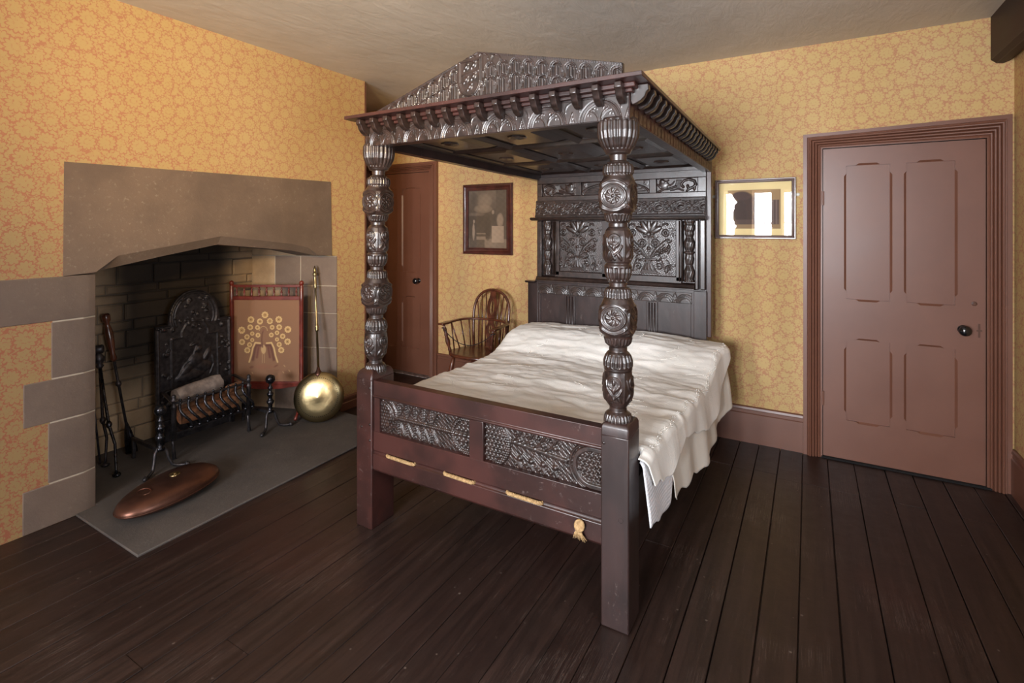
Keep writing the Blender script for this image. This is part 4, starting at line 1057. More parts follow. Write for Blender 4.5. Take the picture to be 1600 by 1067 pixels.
# footboard
zT, x0, x1 = .737, -1.868, -.676
yf = 1.842
obj('footboard_top_rail', MB().prism([(yf, zT), (yf, .668), (yf-.006, .664), (yf-.006, .658), (yf, .654), (yf+.008, .648), (yf+.045, .648), (yf+.045, zT)], x0, x1, 'x'), M['redoak'], bed, bevel=.002)
obj('footboard_bottom_rail', MB().prism([(yf, .486), (yf, .392), (yf+.004, .390), (yf+.006, .384), (yf+.004, .377), (yf-.004, .372), (yf-.004, .30), (yf+.006, .288), (yf+.05, .288), (yf+.05, .486)], x0, x1, 'x'), M['redoak'], bed, bevel=.002)
obj('muntin', MB().box(-1.292, -1.218, yf+.002, yf+.04, .48, .655), M['redoak'], bed, bevel=.003)
obj('muntin', MB().box(x0-.005, -1.830, yf+.004, yf+.04, .48, .655), M['redoak'], bed)
def beads(u, v, s=.019, r=.0075):
    row = np.floor(v/s); uu = (u+(row % 2)*s*.5) % s-s/2; vv = v % s-s/2; return np.sqrt(np.clip(1-(uu/r)**2-(vv/r)**2, 0, 1))
def foot_right(U, V):
    h = .12+.10*np.sin(U*520)*np.sin(V*480)+.05*np.sin(U*210+V*330); H = .168; c = H/2
    # left: half oval of beads, right: half oval with band; between: straps with flowers
    dl = np.hypot(U*.85, V-c); inl = sm((.085-dl)/.004); h = h*(1-inl)+inl*(.15+.75*beads(U, V))
    h = np.maximum(h, .8*sm((.013-np.abs(dl-.098))/.004)*(.75+.25*beads(U, V, .010, .005)))
    W = U.max(); dr = np.hypot(np.maximum(0, (W-.05)-U), V-c); inr = sm((.058-dr)/.004); h = h*(1-inr)+inr*(.15+.8*beads(U, V))
    h = np.maximum(h, .95*sm((.012-np.abs(dr-.071))/.004)); h = np.maximum(h, .75*sm((.006-np.abs(dr-.090))/.003))
    mid = sm((U-.125)/.01)*sm((W-.145-U)/.01)
    h = np.maximum(h, mid*.8*sm((.010-np.abs(V-c-.012+.10*(U-.26)))/.004))
    for s in (-1, 1):
        for i in range(4):
            x = .16+.055*i
            h = np.maximum(h, mid*.7*curvef(U, V, [(x-.03, c+s*.018), (x, c+s*.04), (x+.02, c+s*.075)], .008))
            h = np.maximum(h, mid*.95*domef(U, V, x+.012, c+s*.038, .013, .012)); h = np.maximum(h, mid*.9*domef(U, V, x-.008, c+s*.064, .009, .009))
            h = np.maximum(h, mid*.7*domef(U, V, x+.03, c+s*.058, .006, .006))
    return h
def foot_left(U, V):
    h = .12+.10*np.sin(U*520)*np.sin(V*480)+.05*np.sin(U*210+V*330); H = .168; c = H/2; W = U.max()
    dl = np.hypot(U*.9, V-c); h = np.maximum(h, .85*sm((.070-dl)/.006)*(.8+.2*beads(U, V, .016, .006))); h = np.maximum(h, .6*sm((.008-np.abs(dl-.088))/.003)*(.7+.3*beads(U, V, .01, .005)))
    for i in range(5):
        x = .115+.05*i
        for s in (-1, 1):
            for k_ in range(5): h = np.maximum(h, .95*domef(U, V, x, c+s*(.022+.012*k_), .009-.001*(k_ % 2)*3, .007))
            h = np.maximum(h, .7*curvef(U, V, [(x+.012, c+s*.02), (x+.04, c+s*.07)], .005))
    dr = np.hypot(np.maximum(0, W-.03-U), V-c); inr = sm((.060-dr)/.004); h = h*(1-inr)+inr*(.2+.75*beads(U, V, .024, .010))
    h = np.maximum(h, .85*sm((.010-np.abs(dr-.073))/.004)*(.7+.3*beads(U, V, .01, .005)))
    h = np.maximum(h, .75*sm((.010-np.abs(V-c+.0))/.004)*(U > .09)*(.7+.3*beads(U, V, .01, .005)))
    return h
relief('carved_panel', 1.218-.676, .168, .0024, foot_right, .014, M['carved'], bed, lambda u, v, h: (-1.218+u, yf+.024-h, .484+v), label='carved panel with half-ovals of round beads')
relief('carved_panel', 1.835-1.292, .168, .0024, foot_left, .014, M['carved'], bed, lambda u, v, h: (-1.835+u, yf+.024-h, .484+v), label='carved panel with small turned spindles')
obj('panel_back', MB().box(x0, x1, yf+.030, yf+.042, .48, .656), M['oak'], bed)
# side rails and head posts
boxo('side_rail', -.635, -.590, 1.95, 3.62, .30, .50, M['redoak'], bed)
boxo('side_rail', -1.955, -1.910, 1.98, 3.62, .30, .50, M['redoak'], bed)
boxo('head_post', -1.965, -1.875, 3.63, 3.72, 0, 1.06, M['oak'], bed)
boxo('head_post', -.680, -.596, 3.63, 3.72, 0, 1.06, M['oak'], bed)
# rope threaded along the bottom rail
def rope_mb(p0, p1, r=.0085, turns_per_m=38):
    p0 = Vector(p0); p1 = Vector(p1); d = (p1-p0); L_ = d.length; A = d.normalized(); U_ = A.orthogonal().normalized(); V_ = A.cross(U_); g = MB()
    n = max(10, int(L_*240))
    for s in range(3):
        pts = []
        for i in range(n+1):
            t = i/n; a = 2*pi*(turns_per_m*L_*t+s/3); fade = min(1, t*12+.15, (1-t)*12+.15); pts.append(p0+d*t+(U_*cos(a)+V_*sin(a))*(r*.52)+Vector((0, .012*(1-fade), 0)))
        g.tube(pts, r*.56, 6)
    return g
for a, b in ((-1.780, -1.600), (-1.430, -1.262), (-1.100, -.930)):
    obj('bed_rope', rope_mb((a, yf-.006, .385), (b, yf-.006, .382)), M['rope'], bed, smooth=True, label='twisted straw-coloured rope')
g = MB()
for i in range(5):
    a = .6*i; g.tube([(-.762+.017*cos(t)*cos(a), yf-.014+.012*sin(t*1)*.6-.006, .352+.017*sin(t)) for t in [2*pi*k_/14 for k_ in range(14)]], .0055, 6, closed=True)
for i in range(9):
    x = -.790+.007*i; g.tube([(-.762, yf-.016, .345), (-.765+(x+.762)*.5, yf-.022, .322), (x+.002*random.random(), yf-.016, .292+random.uniform(-.006, .012))], [.004, .0035, .0022], 5)
obj('rope_knot', g, M['rope'], bed, smooth=True, label='frayed rope knot')
# peg holes on posts
for (x, z, pp) in ((-.666, .688, pR), (-1.935, .50, pL), (-1.880, .52, pL), (-1.880, .44, pL), (-1.88, .70, pL)):
    obj('peg', MB().lathe([(0, .006), (.0015, .005)], (x, 1.828, z), 10, (0, -1, 0)), M['carved'], pp, smooth=True)

# canopy (tester) -- old and sagging a little towards the wall
SAG = Matrix.Identity(4); SAG[2][1] = -.016; SAG[2][3] = .016*1.83
cx0, cx1, cy0, cy1 = -1.912, -.570, 1.832, 3.70
fz0, fz1 = 1.897, 1.988
def lunette(U, V, L, n, H):
    P_ = L/n; u = (U % P_)-P_/2; r = np.hypot(u, V); h = .35*np.ones_like(U); k_ = H/.091
    h = np.maximum(h, ridge(r-.076, .0045)); h = np.maximum(h, .9*ridge(r-.066, .0035))
    ins = r < .060
    for s in (-1, 1):
        h = np.maximum(h, .9*ins*ringf(s*u, V, .046, .002, .040, .0035)); h = np.maximum(h, .8*ins*ringf(s*u, V, .052, .006, .048, .003))
        for a, b in ((.030, .040), (.044, .026), (.018, .048)): h = np.maximum(h, .8*ins*ringf(s*u, V, a, b, .006, .0025)*(V > b-.002))
    w = np.abs(u)-P_/2; w = np.abs(w)
    h = np.maximum(h, .85*ringf(w, V, 0, .052, .030, .0035)*(V > .045)*(r > .08)); h = np.maximum(h, .8*segf(w, V, (0, .045), (.014, 0), .003)*(r > .08)); h = np.maximum(h, .7*segf(w, V, (0, .03), (.005, 0), .0025)*(r > .08))
    h = np.where(r > .08, h, h); h = h - .35*((r > .080)*(r < .084)) 
    return h
relief('front_frieze', cx1-cx0, .091, .0022, lambda U, V: lunette(U, V, 1.342, 6, .091), .0055, M['carved'], bed, lambda u, v, h: (cx0+u, cy0-h, fz0+v), label='front frieze carved with six lunettes')
def sidefr(U, V):
    P_ = .058; u = (U % P_)-P_/2; h = .4*np.ones_like(U)
    d = np.hypot(np.abs(u)+.018, V-.035)-.043
    h = np.maximum(h, ridge(np.where(V > .035, d, np.abs(u)-.025), .004)); h = np.maximum(h, .7*ridge(np.abs(u)-.010*(1-V/.09), .003))
    return h
relief('side_frieze', cy1-cy0-.05, .091, .003, sidefr, .004, M['redoak'], bed, lambda u, v, h: (cx1+h, cy0+u, fz0+v-.016*u), label='reddish side frieze carved with lancet leaves')
relief('side_frieze', cy1-cy0-.05, .091, .004, sidefr, .004, M['redoak'], bed, lambda u, v, h: (cx0-h, cy0+u, fz0+v-.016*u))
g = MB().box(cx0, cx1, cy0+.001, cy0+.05, fz0, 2.03).box(cx0+.001, cx0+.05, cy0+.05, cy1, fz0, 2.03).box(cx1-.05, cx1-.001, cy0+.05, cy1, fz0, 2.03)
obj('canopy_rail', g, M['oak'], bed, tr=SAG)
# cornice board with moulded underside
cor = obj('cornice', MB().box(-1.965, -.497, 1.742, 3.56, 2.022, 2.038), M['redoak'], bed, bevel=.002, tr=SAG)
g = MB()
for y0, z0, z1 in ((cy0-.030, 2.004, 2.023), (cy0-.016, 1.990, 2.005)):
    dx = cy0-y0; g.box(cx0-dx*.8, cx1+dx, y0, 3.55, z0, z1)
obj('cornice_moulding', g, M['redoak'], cor, bevel=.004, tr=SAG)
# corbels
def corbel_mb():
    w = .0135; pr = [(0, 0), (0, .055), (.066, .055), (.068, .034), (.058, .026), (.052, .010), (.040, -.004), (.018, -.014), (.006, -.016)]
    return MB().prism([(-a, b) for a, b in pr], -w, w, 'x')
cm = None; ns = 16
cb0 = obj('corbel', corbel_mb(), M['carved'], cor, local=True, bevel=.003)
ORIc = Vector(cor.parent.location)
def place_corbel(x, y, rz, first=[True]):
    c = cb0 if first[0] else cb0.copy()
    if not first[0]: COL.objects.link(c)
    first[0] = False; c.location = Vector((x, y, 1.966-.016*(y-1.83)))-ORIc; c.rotation_euler = (0, 0, rz)
for i in range(16): place_corbel(-1.895+i*(1.895-.592)/15, cy0, 0)
for i in range(20):
    y = 1.86+i*.086; place_corbel(cx1, y, pi/2); place_corbel(cx0, y, -pi/2)
# tester ceiling
zt0 = 1.925
mb = MB().box(cx0+.05, cx1-.05, cy0+.05, cy1, 1.965, 1.985)
obj('canopy_boards', mb, M['oak'], bed, tr=SAG)
XX = np.linspace(cx0+.055, cx1-.055, 4); YY = np.linspace(cy0+.055, cy1-.055, 4)
g = MB()
for x in XX: g.prism([(x-.030, 1.966), (x-.030, 1.958), (x-.020, 1.950), (x-.010, 1.947), (x, 1.941), (x+.010, 1.947), (x+.020, 1.950), (x+.030, 1.958), (x+.030, 1.966)], cy0+.03, cy1, 'y')
for y in YY: g.prism([(y-.030, 1.966), (y-.030, 1.958), (y-.020, 1.950), (y-.010, 1.947), (y, 1.941), (y+.010, 1.947), (y+.020, 1.950), (y+.030, 1.958), (y+.030, 1.966)], cx0+.03, cx1-.03, 'x')
obj('canopy_ribs', g, M['carved'], bed, tr=SAG, auto=30)
for i in range(3):
    for j in range(3):
        a, b, c, d = XX[i]+.045, XX[i+1]-.045, YY[j]+.045, YY[j+1]-.045; g = MB(); e_ = .05
        g.add([(a, c, 1.964), (b, c, 1.964), (b, d, 1.964), (a, d, 1.964), (a+e_, c+e_, 1.946), (b-e_, c+e_, 1.946), (b-e_, d-e_, 1.946), (a+e_, d-e_, 1.946)], [(0, 1, 5, 4), (1, 2, 6, 5), (2, 3, 7, 6), (3, 0, 4, 7), (4, 5, 6, 7), (3, 2, 1, 0)])
        g.lathe([(0, .050), (.006, .046), (.004, .036), (.008, .020), (.012, .006)], ((a+b)/2, (c+d)/2, 1.946), 8, (0, 0, -1)); obj('canopy_panel', g, M['carved'], bed, tr=SAG)
# pediment
px0, px1, pk = -1.955, -.607, -1.262
def ptop(x):
    return np.where(x < pk, 2.052+(2.272-2.052)*(x-px0)/(pk-px0), 2.272+(2.118-2.272)*(x-pk)/(px1-pk))
def ped(U, V):
    X = U+px0; h = .55*np.ones_like(U); Tp = ptop(X)-2.036
    s = .0635; k_ = (X-pk+s/2) % s-s/2
    cu = np.minimum(.152, Tp-.040); cl = np.minimum(.094, cu-.058)
    for c, hh in ((cu, .040), (cl, .110)):
        dn = np.hypot(k_, np.maximum(0, V-c)); nb = (V > c-hh)&(V < c+.04)
        h = np.where(nb&(dn < .0135), .05+.75*np.sqrt(np.clip(1-(k_/.0095)**2, 0, 1))*(dn < .011), h)
        h = np.where(nb&(dn > .0150)&(dn < .0215), .95, h); h = np.where(nb&(np.abs(dn-.0235) < .0018)&(V > c-.02), .15, h)
    kb = np.abs(np.abs(k_)-s/2)
    for c in (cu-.022, cl-.022): h = np.where((kb < .0035)&(np.abs(V-c) < .014), .15, h)
    dn = np.hypot((X-pk) % s-s/2, V-(Tp-.030)); h = np.where((V > Tp-.034)&(np.abs(dn-.022) < .002)&(Tp-cu > .055), .1, h)
    h = np.where(np.abs(V-Tp+.004) < .003, .75, h)
    # shield
    sx_, sz_ = X-(-1.305), V-.130
    hw_ = .060*np.where(sz_ > -.005, 1, np.sqrt(np.clip(1-((sz_+.005)/-.082)**2, 0, 1)))
    ins = (np.abs(sx_) < hw_)&(sz_ < .075)&(sz_ > -.085)
    ins2 = (np.abs(sx_) < hw_-.008)&(sz_ < .068)&(sz_ > -.077)
    h = np.where((np.abs(sx_) < hw_+.010)&(sz_ < .085)&(sz_ > -.095), .45, h)
    h = np.where(ins, 1.0, h); h = np.where(ins2, .45, h)
    q_ = curvef(sx_, sz_, [(-.04, .01), (.045, .022)], .004)
    for (a, b) in ((-.02, .045), (.02, .05), (-.02, -.01), (.02, 0), (0, -.045)):
        q_ = np.maximum(q_, curvef(sx_, sz_, spiral(a, b, .003, .014, 1, 1.1, 10), .004)); q_ = np.maximum(q_, .8*segf(sx_, sz_, (a-.014, b-.016), (a+.012, b+.014), .004))
    return np.where(ins2, .45+.35*q_, h)
relief('pediment', px1-px0, .24, .0024, ped, .010, M['carved'], bed, lambda u, v, h: (px0+u, 1.872-h, 2.036+v), mask=lambda U, V: V+2.036 <= ptop(U+px0)+.0005, label='raking pediment board carved with arcades and a shield')
po = [(px0, 2.034), (px1, 2.034), (px1, float(ptop(np.array(px1)))), (pk, 2.272), (px0, 2.052)]
obj('pediment_board', MB().prism(po, 1.8722, 1.892, 'y'), M['carved'], bed)

# headboard
YH = 3.65
hx0, hx1 = -1.885, -.600
obj('headboard_back', MB().box(hx0, hx1, YH+.012, YH+.045, .45, 1.955), M['oak'], bed)
def hb(name, xa, xb, za, zb, fn, dep, res=.0028, label=None, y=YH):
    return relief(name, xb-xa, zb-za, res, fn, dep, M['carved'], bed, lambda u, v, h: (xa+u, y-h, za+v), label=label)
def frame_pieces(parts, mat=M['carved'], dy=.012, name='headboard_rail'):
    for (a, b, c, d) in parts: obj(name, MB().box(a, b, YH-dy, YH+.02, c, d), mat, bed, bevel=.003)
# top row
frame_pieces([(hx0, hx1, 1.838, 1.888), (hx0, hx1, 1.700, 1.738)])
frame_pieces([(hx0, hx0+.045, 1.738, 1.838), (-1.555, -1.505, 1.738, 1.838), (-.985, -.935, 1.738, 1.838), (-.655, hx1, 1.738, 1.838)], name='headboard_stile')
def dragon(U, V):
    h = .15*np.ones_like(U); W = U.max(); H = V.max(); x = U/W; y = V/H
    def mx(v): nonlocal h; h = np.maximum(h, v)
    X = lambda a: a*W; Yv = lambda b: b*H
    mx(.9*curvef(U, V, [(X(.66), Yv(.35)), (X(.60), Yv(.55)), (X(.68), Yv(.80)), (X(.80), Yv(.88)), (X(.92), Yv(.75)), (X(.95), Yv(.50)), (X(.88), Yv(.30)), (X(.78), Yv(.25)), (X(.76), Yv(.45))], .012))
    mx(.9*curvef(U, V, [(X(.95), Yv(.50)), (X(.92), Yv(.15))], .010)); mx(.8*curvef(U, V, [(X(.88), Yv(.30)), (X(.74), Yv(.10))], .008))
    mx(.95*domef(U, V, X(.18), Yv(.55), X(.13), Yv(.32), .3)); mx(.95*domef(U, V, X(.14), Yv(.80), X(.07), Yv(.15))); mx(.9*curvef(U, V, [(X(.22), Yv(.72)), (X(.30), Yv(.86))], .006))
    mx(.9*curvef(U, V, [(X(.05), Yv(.08)), (X(.20), Yv(.25)), (X(.32), Yv(.28)), (X(.48), Yv(.42))], .010)); mx(.8*curvef(U, V, [(X(.10), Yv(.35)), (X(.02), Yv(.6))], .007))
    mx(.8*curvef(U, V, [(X(.26), Yv(.60)), (X(.34), Yv(.50)), (X(.40), Yv(.60)), (X(.44), Yv(.75))], .007)); mx(.7*curvef(U, V, [(X(.36), Yv(.15)), (X(.55), Yv(.25)), (X(.66), Yv(.12))], .007))
    for i in range(5): mx(.7*segf(U, V, (X(.46+.03*i), Yv(.35)), (X(.50+.03*i), Yv(.85)), .0035))
    return h
hb('dragon_panel', -.935, -.655, 1.738, 1.838, dragon, .009, .0022, 'carved dragon panel at the right of the top row')
hb('dragon_panel', hx0+.045, -1.555, 1.738, 1.838, lambda U, V: dragon(U.max()-U, V), .009, .0024, 'carved dragon panel at the left of the top row')
def fan(U, V):
    W = U.max(); H = V.max(); c = W/2; r = np.hypot((U-c)*.34, V); a = np.arctan2(V, (U-c)*.34); h = .2*np.ones_like(U)
    h = np.maximum(h, .9*(r < .082)*(.5+.4*np.abs(np.cos(a*14)))); h = np.maximum(h, ridge(r-.088, .005)); return np.maximum(h, .8*rosette(np.abs(U-c), V, W*.45, H*.80, .016))
hb('fan_panel', -1.505, -.985, 1.738, 1.838, fan, .008, .003, 'carved fan arch panel in the middle of the top row')
# scroll frieze, leaning slightly forward
def scroll(U, V):
    P_ = .150; u = U % P_; H = V.max(); c = H/2; v = np.abs(V-c); h = .2*np.ones_like(U); uu = u/P_
    band = ridge(v-.034*np.sin(uu*pi)**1.0-.004, .0038); h = np.maximum(h, .9*band)
    h = np.maximum(h, .9*ringf(u, v, .026, .024, .014, .0036)); h = np.maximum(h, .9*ringf(u, v, .124, .024, .014, .0036)); h = np.maximum(h, .7*domef(u, v, .026, .024, .006, .006)); h = np.maximum(h, .7*domef(u, v, .124, .024, .006, .006))
    h = np.maximum(h, .9*domef(u, V-c, .075, 0, .022, .009)); h = np.maximum(h, .8*ringf(u, V-c, .075, 0, .024, .0035)*(v > .008)); h = np.maximum(h, .7*domef(u, v, .075, .044, .008, .006))
    h = np.maximum(h, .8*domef(u, v, 0.0, .0, .006, .010)); h = np.maximum(h, .8*domef(u, v, P_, .0, .006, .010))
    return np.where((V < .012)|(V > H-.012), .8, h)
relief('scroll_frieze', hx1-hx0, .128, .0023, scroll, .007, M['carved'], bed, lambda u, v, h: (hx0+u, 3.600-h+.02*v/.128, 1.575+v), label='frieze carved with paired scrolls')
obj('frieze_core', MB().prism([(3.602, 1.570), (3.622, 1.705), (YH+.01, 1.705), (YH+.01, 1.570)], hx0, hx1, 'x'), M['carved'], bed)
obj('headboard_ledge', MB().prism([(3.575, 1.572), (3.565, 1.566), (3.575, 1.552), (3.60, 1.545), (YH+.01, 1.545), (YH+.01, 1.573)], hx0-.03, hx1+.005, 'x'), M['carved'], bed, bevel=.002)
# vase panels
def vase(U, V, mir=False):
    W = U.max(); H = V.max(); sx_ = W/500; sz_ = H/640
    X = lambda a: (a-110)*sx_; Yv = lambda b: (745-b)*sz_
    h = .20+.05*np.sin(U*410+V*130)*np.sin(V*370-U*90)+.04*np.sin(U*700)*np.sin(V*640)
    rq = random.Random(8)
    for _ in range(34):
        a_, b_ = rq.uniform(.01, U.max()-.01), rq.uniform(.01, V.max()-.01); h = np.maximum(h, .42*curvef(U, V, spiral(a_, b_, .003, rq.uniform(.012, .022), rq.uniform(0, 6), .8, 7), .004)); h = np.maximum(h, .40*domef(U, V, a_+.018, b_, .010, .004, rq.uniform(0, 3)))
    def mx(v): nonlocal h; h = np.maximum(h, v)
    cxp = X(325)
    for s in (-1, 1):
        for an, ln, wd in ((0, .105, .016), (.55, .105, .019), (1.08, .098, .019)):
            if s == 1 and an == 0: continue
            a = pi/2+s*an; c = (cxp+cos(a)*ln*.58, Yv(255)+sin(a)*ln*.58)
            mx(1.0*domef(U, V, c[0], c[1], ln*.5, wd, a)**.6)
        mx(.9*curvef(U, V, [(cxp, Yv(300)), (cxp+s*.020, Yv(255)), (cxp+s*.036, Yv(262)), (cxp+s*.034, Yv(290)), (cxp+s*.02, Yv(290))], .006))
        mx(.8*ringf(U, V, cxp+s*.047, Yv(365), .028, .005)); mx(.85*disc(U, V, cxp+s*.047, Yv(365), .019)*(.6+.4*np.cos(8*np.arctan2(V-Yv(365), U-cxp-s*.047))))
        mx(.9*curvef(U, V, [(cxp+s*.012, Yv(530)), (cxp+s*.045, Yv(430)), (cxp+s*.105, Yv(345)), (cxp+s*.125, Yv(320))], .005))
        mx(.9*curvef(U, V, [(cxp+s*.020, Yv(530)), (cxp+s*.06, Yv(450)), (cxp+s*.11, Yv(380))], .004))
        for k_ in range(5): mx(.95*domef(U, V, cxp+s*(.075+.016*k_), Yv(455-12*k_+(k_ % 2)*30), .017, .009, s*.6))
        mx(.9*curvef(U, V, [(cxp+s*.03, Yv(520)), (cxp+s*.05, Yv(495)), (cxp+s*.075, Yv(500)), (cxp+s*.09, Yv(535)), (cxp+s*.07, Yv(570)), (cxp+s*.045, Yv(560))], .006))
        mx(.9*curvef(U, V, [(cxp+s*.085, Yv(540)), (cxp+s*.10, Yv(600)), (cxp+s*.115, Yv(690))], .006)); mx(.9*curvef(U, V, spiral(cxp+s*.075, Yv(640), .004, .026, 1, 1.2), .005))
        mx(.9*curvef(U, V, spiral(cxp+s*.140, Yv(650), .004, .022, 2, 1.2), .005)); mx(.9*curvef(U, V, [(cxp+s*.13, Yv(560)), (cxp+s*.15, Yv(610)), (cxp+s*.13, Yv(700))], .005))
        mx(.9*ringf(U, V, cxp+s*.118, Yv(245), .024, .005)); mx(.9*domef(U, V, cxp+s*.118, Yv(245), .012, .014)); 
        for a in (-.7, 0, .7): mx(.9*domef(U, V, cxp+s*.118+.016*sin(a), Yv(160)+.014*cos(a), .006, .013, pi/2-a))
        mx(.8*curvef(U, V, [(cxp+s*.14, Yv(380)), (cxp+s*.15, Yv(440)), (cxp+s*.135, Yv(480))], .006)); mx(.8*curvef(U, V, spiral(cxp+s*.140, Yv(330), .004, .02, 0, 1), .005))
    mx(.8*curvef(U, V, [(cxp, Yv(540)), (cxp, Yv(280))], .005)); mx(.9*domef(U, V, cxp, Yv(425), .014, .012))
    # vase
    mx(1.0*((np.abs(U-cxp) < .054)&(np.abs(V-Yv(555)) < .005))); dz_ = (Yv(565)-V)/(Yv(565)-Yv(675)+1e-6)
    wv = .018+.020*np.abs(dz_-.25)**1.2*1.6; inv = (V < Yv(560))&(V > Yv(680))&(np.abs(U-cxp) < wv+.012*dz_)
    h = np.where(inv, .5+.45*np.abs(np.cos((U-cxp)/np.maximum(wv, .01)*5)), h)
    mx(.95*((np.abs(U-cxp) < .050)&(np.abs(V-Yv(690)) < .005))); mx(.85*((np.abs(U-cxp) < .060)&(np.abs(V-Yv(707)) < .006)))
    return h
for (a, b, lab) in ((-1.135, -.800, 'carved vase-of-flowers panel behind the near bedpost'), (-1.690, -1.340, 'carved vase-of-flowers panel at the left of the headboard')):
    hb('vase_panel', a, b, 1.150, 1.540, vase, .012, .0023, lab)
frame_pieces([(-1.34, -1.135, 1.12, 1.545), (-1.730, -1.690, 1.12, 1.545), (-.800, -.762, 1.12, 1.545)], name='headboard_stile')
frame_pieces([(-1.730, -.762, 1.105, 1.150)])
for x in (-.775, -.757, -1.742, -1.722): obj('stile_bead', MB().lathe([(0, .006), (.42, .006)], (x, YH-.014, 1.12), 8), M['carved'], bed, smooth=True)
# half pilasters
def pilas(x, cat=None):
    pr = [(0, .034), (.012, .036), (.020, .030), (.035, .033), (.075, .036), (.10, .026), (.115, .020), (.13, .026), (.16, .030), (.19, .026), (.20, .034), (.208, .036), (.214, .026), (.24, .034), (.275, .036), (.30, .026), (.31, .022), (.33, .030), (.345, .028), (.36, .034), (.39, .035), (.40, .030), (.418, .036), (.425, .036)]
    T_ = np.linspace(0, 2*pi, 60, endpoint=False); Zs = np.linspace(0, .425, 130); rr = np.interp(Zs, [a for a, b in pr], [b for a, b in pr]); A_, R_2 = np.meshgrid(T_, rr, indexing='ij'); Zm = np.broadcast_to(Zs, A_.shape)
    R_2 = R_2*(1-.14*(1-np.abs(np.cos(A_*6+np.sin(Zm*60)))))
    return MB().grid(np.stack([x+R_2*np.cos(A_), YH-.004+.7*R_2*np.sin(A_), 1.118+Zm], -1), close_u=True)
for x in (-.712, -1.795): obj('half_pilaster', pilas(x), M['carved'], bed, smooth=True)
for a, b in ((-.672, -.648), (-.640, -.604), (-1.882, -1.840)): obj('corner_moulding', MB().box(a, b, YH-.022, YH+.015, 1.07, 1.545), M['carved'], bed, bevel=.006)
# lower ledge, arcaded band and plain panels
obj('headboard_ledge', MB().prism([(YH-.005, 1.112), (YH-.030, 1.100), (YH-.040, 1.082), (YH-.048, 1.078), (YH-.048, 1.068), (YH+.02, 1.064), (YH+.02, 1.112)], -1.885, -.672, 'x'), M['carved'], bed, bevel=.002)
obj('headboard_ledge', MB().prism([(YH-.048, 1.066), (YH-.052, 1.060), (YH-.040, 1.050), (YH+.02, 1.046), (YH+.02, 1.066)], -1.978, -1.90+.01, 'x'), M['oak'], bed, bevel=.002)
def arcade(U, V):
    P_ = .135; u = (U % P_)-P_/2; r = np.hypot(u, V); h = .5*np.ones_like(U)
    for q_ in (.062, .050, .036): h = np.where(np.abs(r-q_) < .003, .05, h)
    w = P_/2-np.abs(u)
    for t in (.0, .012, .022): h = np.where((r > .068)&(np.abs(w-t*(1-V/.075)) < .0022), .1, h)
    return h
relief('arcaded_band', 1.885-.69, .078, .0025, arcade, .006, M['carved'], bed, lambda u, v, h: (-1.885+u, YH-.016-h, .968+v), label='band carved with small nested arches')
obj('band_core', MB().box(-1.885, -.60, YH-.015, YH+.02, .966, 1.066), M['oak'], bed)
frame_pieces([(-1.645, -1.559, .45, .967), (-1.32, -1.235, .45, .967), (-1.005, -.925, .45, .967), (-.700, -.676, .45, .967), (-1.885, -1.855, .45, .967)], M['oak'], .014, 'headboard_muntin')
for x in (-1.625, -1.602, -1.578, -1.30, -1.277, -1.254, -.985, -.965, -.945): obj('muntin_reed', MB().lathe([(0, .005), (.50, .005)], (x, YH-.015, .46), 8), M['oak'], bed, smooth=True)
obj('plain_panels', MB().box(-1.885, -.67, YH-.002, YH+.012, .45, .967), M['oak'], bed)
obj('side_strip', MB().box(hx1-.002, hx1+.030, YH+.005, YH+.05, .75, 1.89), M['redoak'], bed, bevel=.003)

# ------------------------------------------------------------------ BEDDING
mt = MB().box(-1.905, -.640, 1.95, 3.60, .40, .575)
o = obj('mattress', mt, M['sheet'], bevel=.05); tag(o, 'cream mattress between the side rails of the four-poster bed, under the coverlet', 'mattress')
def fbm(x, y, s, sd=0): return noise.fractal(Vector((x*s, y*s, sd)), 1.0, 2.0, 4)
def ztop(x, y):
    z = .612 + .022*sin(pi*min(1, max(0, (x+1.92)/1.34)))
    t = min(1, max(0, (y-2.95)/.40)); z += .125*t*t*(3-2*t)
    t = min(1, max(0, (y-3.50)/.14)); z -= .03*t*t
    z += .006*fbm(x*.6, y*2.2, 3.0, 1)+.010*fbm(x, y*1.0, 1.7, 2)
    z += .005*sin(y*26+3*fbm(x, y, 1.5, 4))*max(0, min(1, (3.0-y)/.5))*(.5+.5*sin(x*5+1))
    r1 = 1-abs(fbm(x*.9, y*2.6, 2.6, 7)); r2 = 1-abs(fbm(x*1.6+y*.6, y*2.0, 5.0, 9))
    z += .014*(r1-.75)+.007*(r2-.75)
    e = max(0, min(1, (x+1.05)/.45)); z += e*.005*sin(y*38+5*fbm(x, y, 2, 12)+x*9)*max(0, min(1, (3.1-y)/.4))
    return z
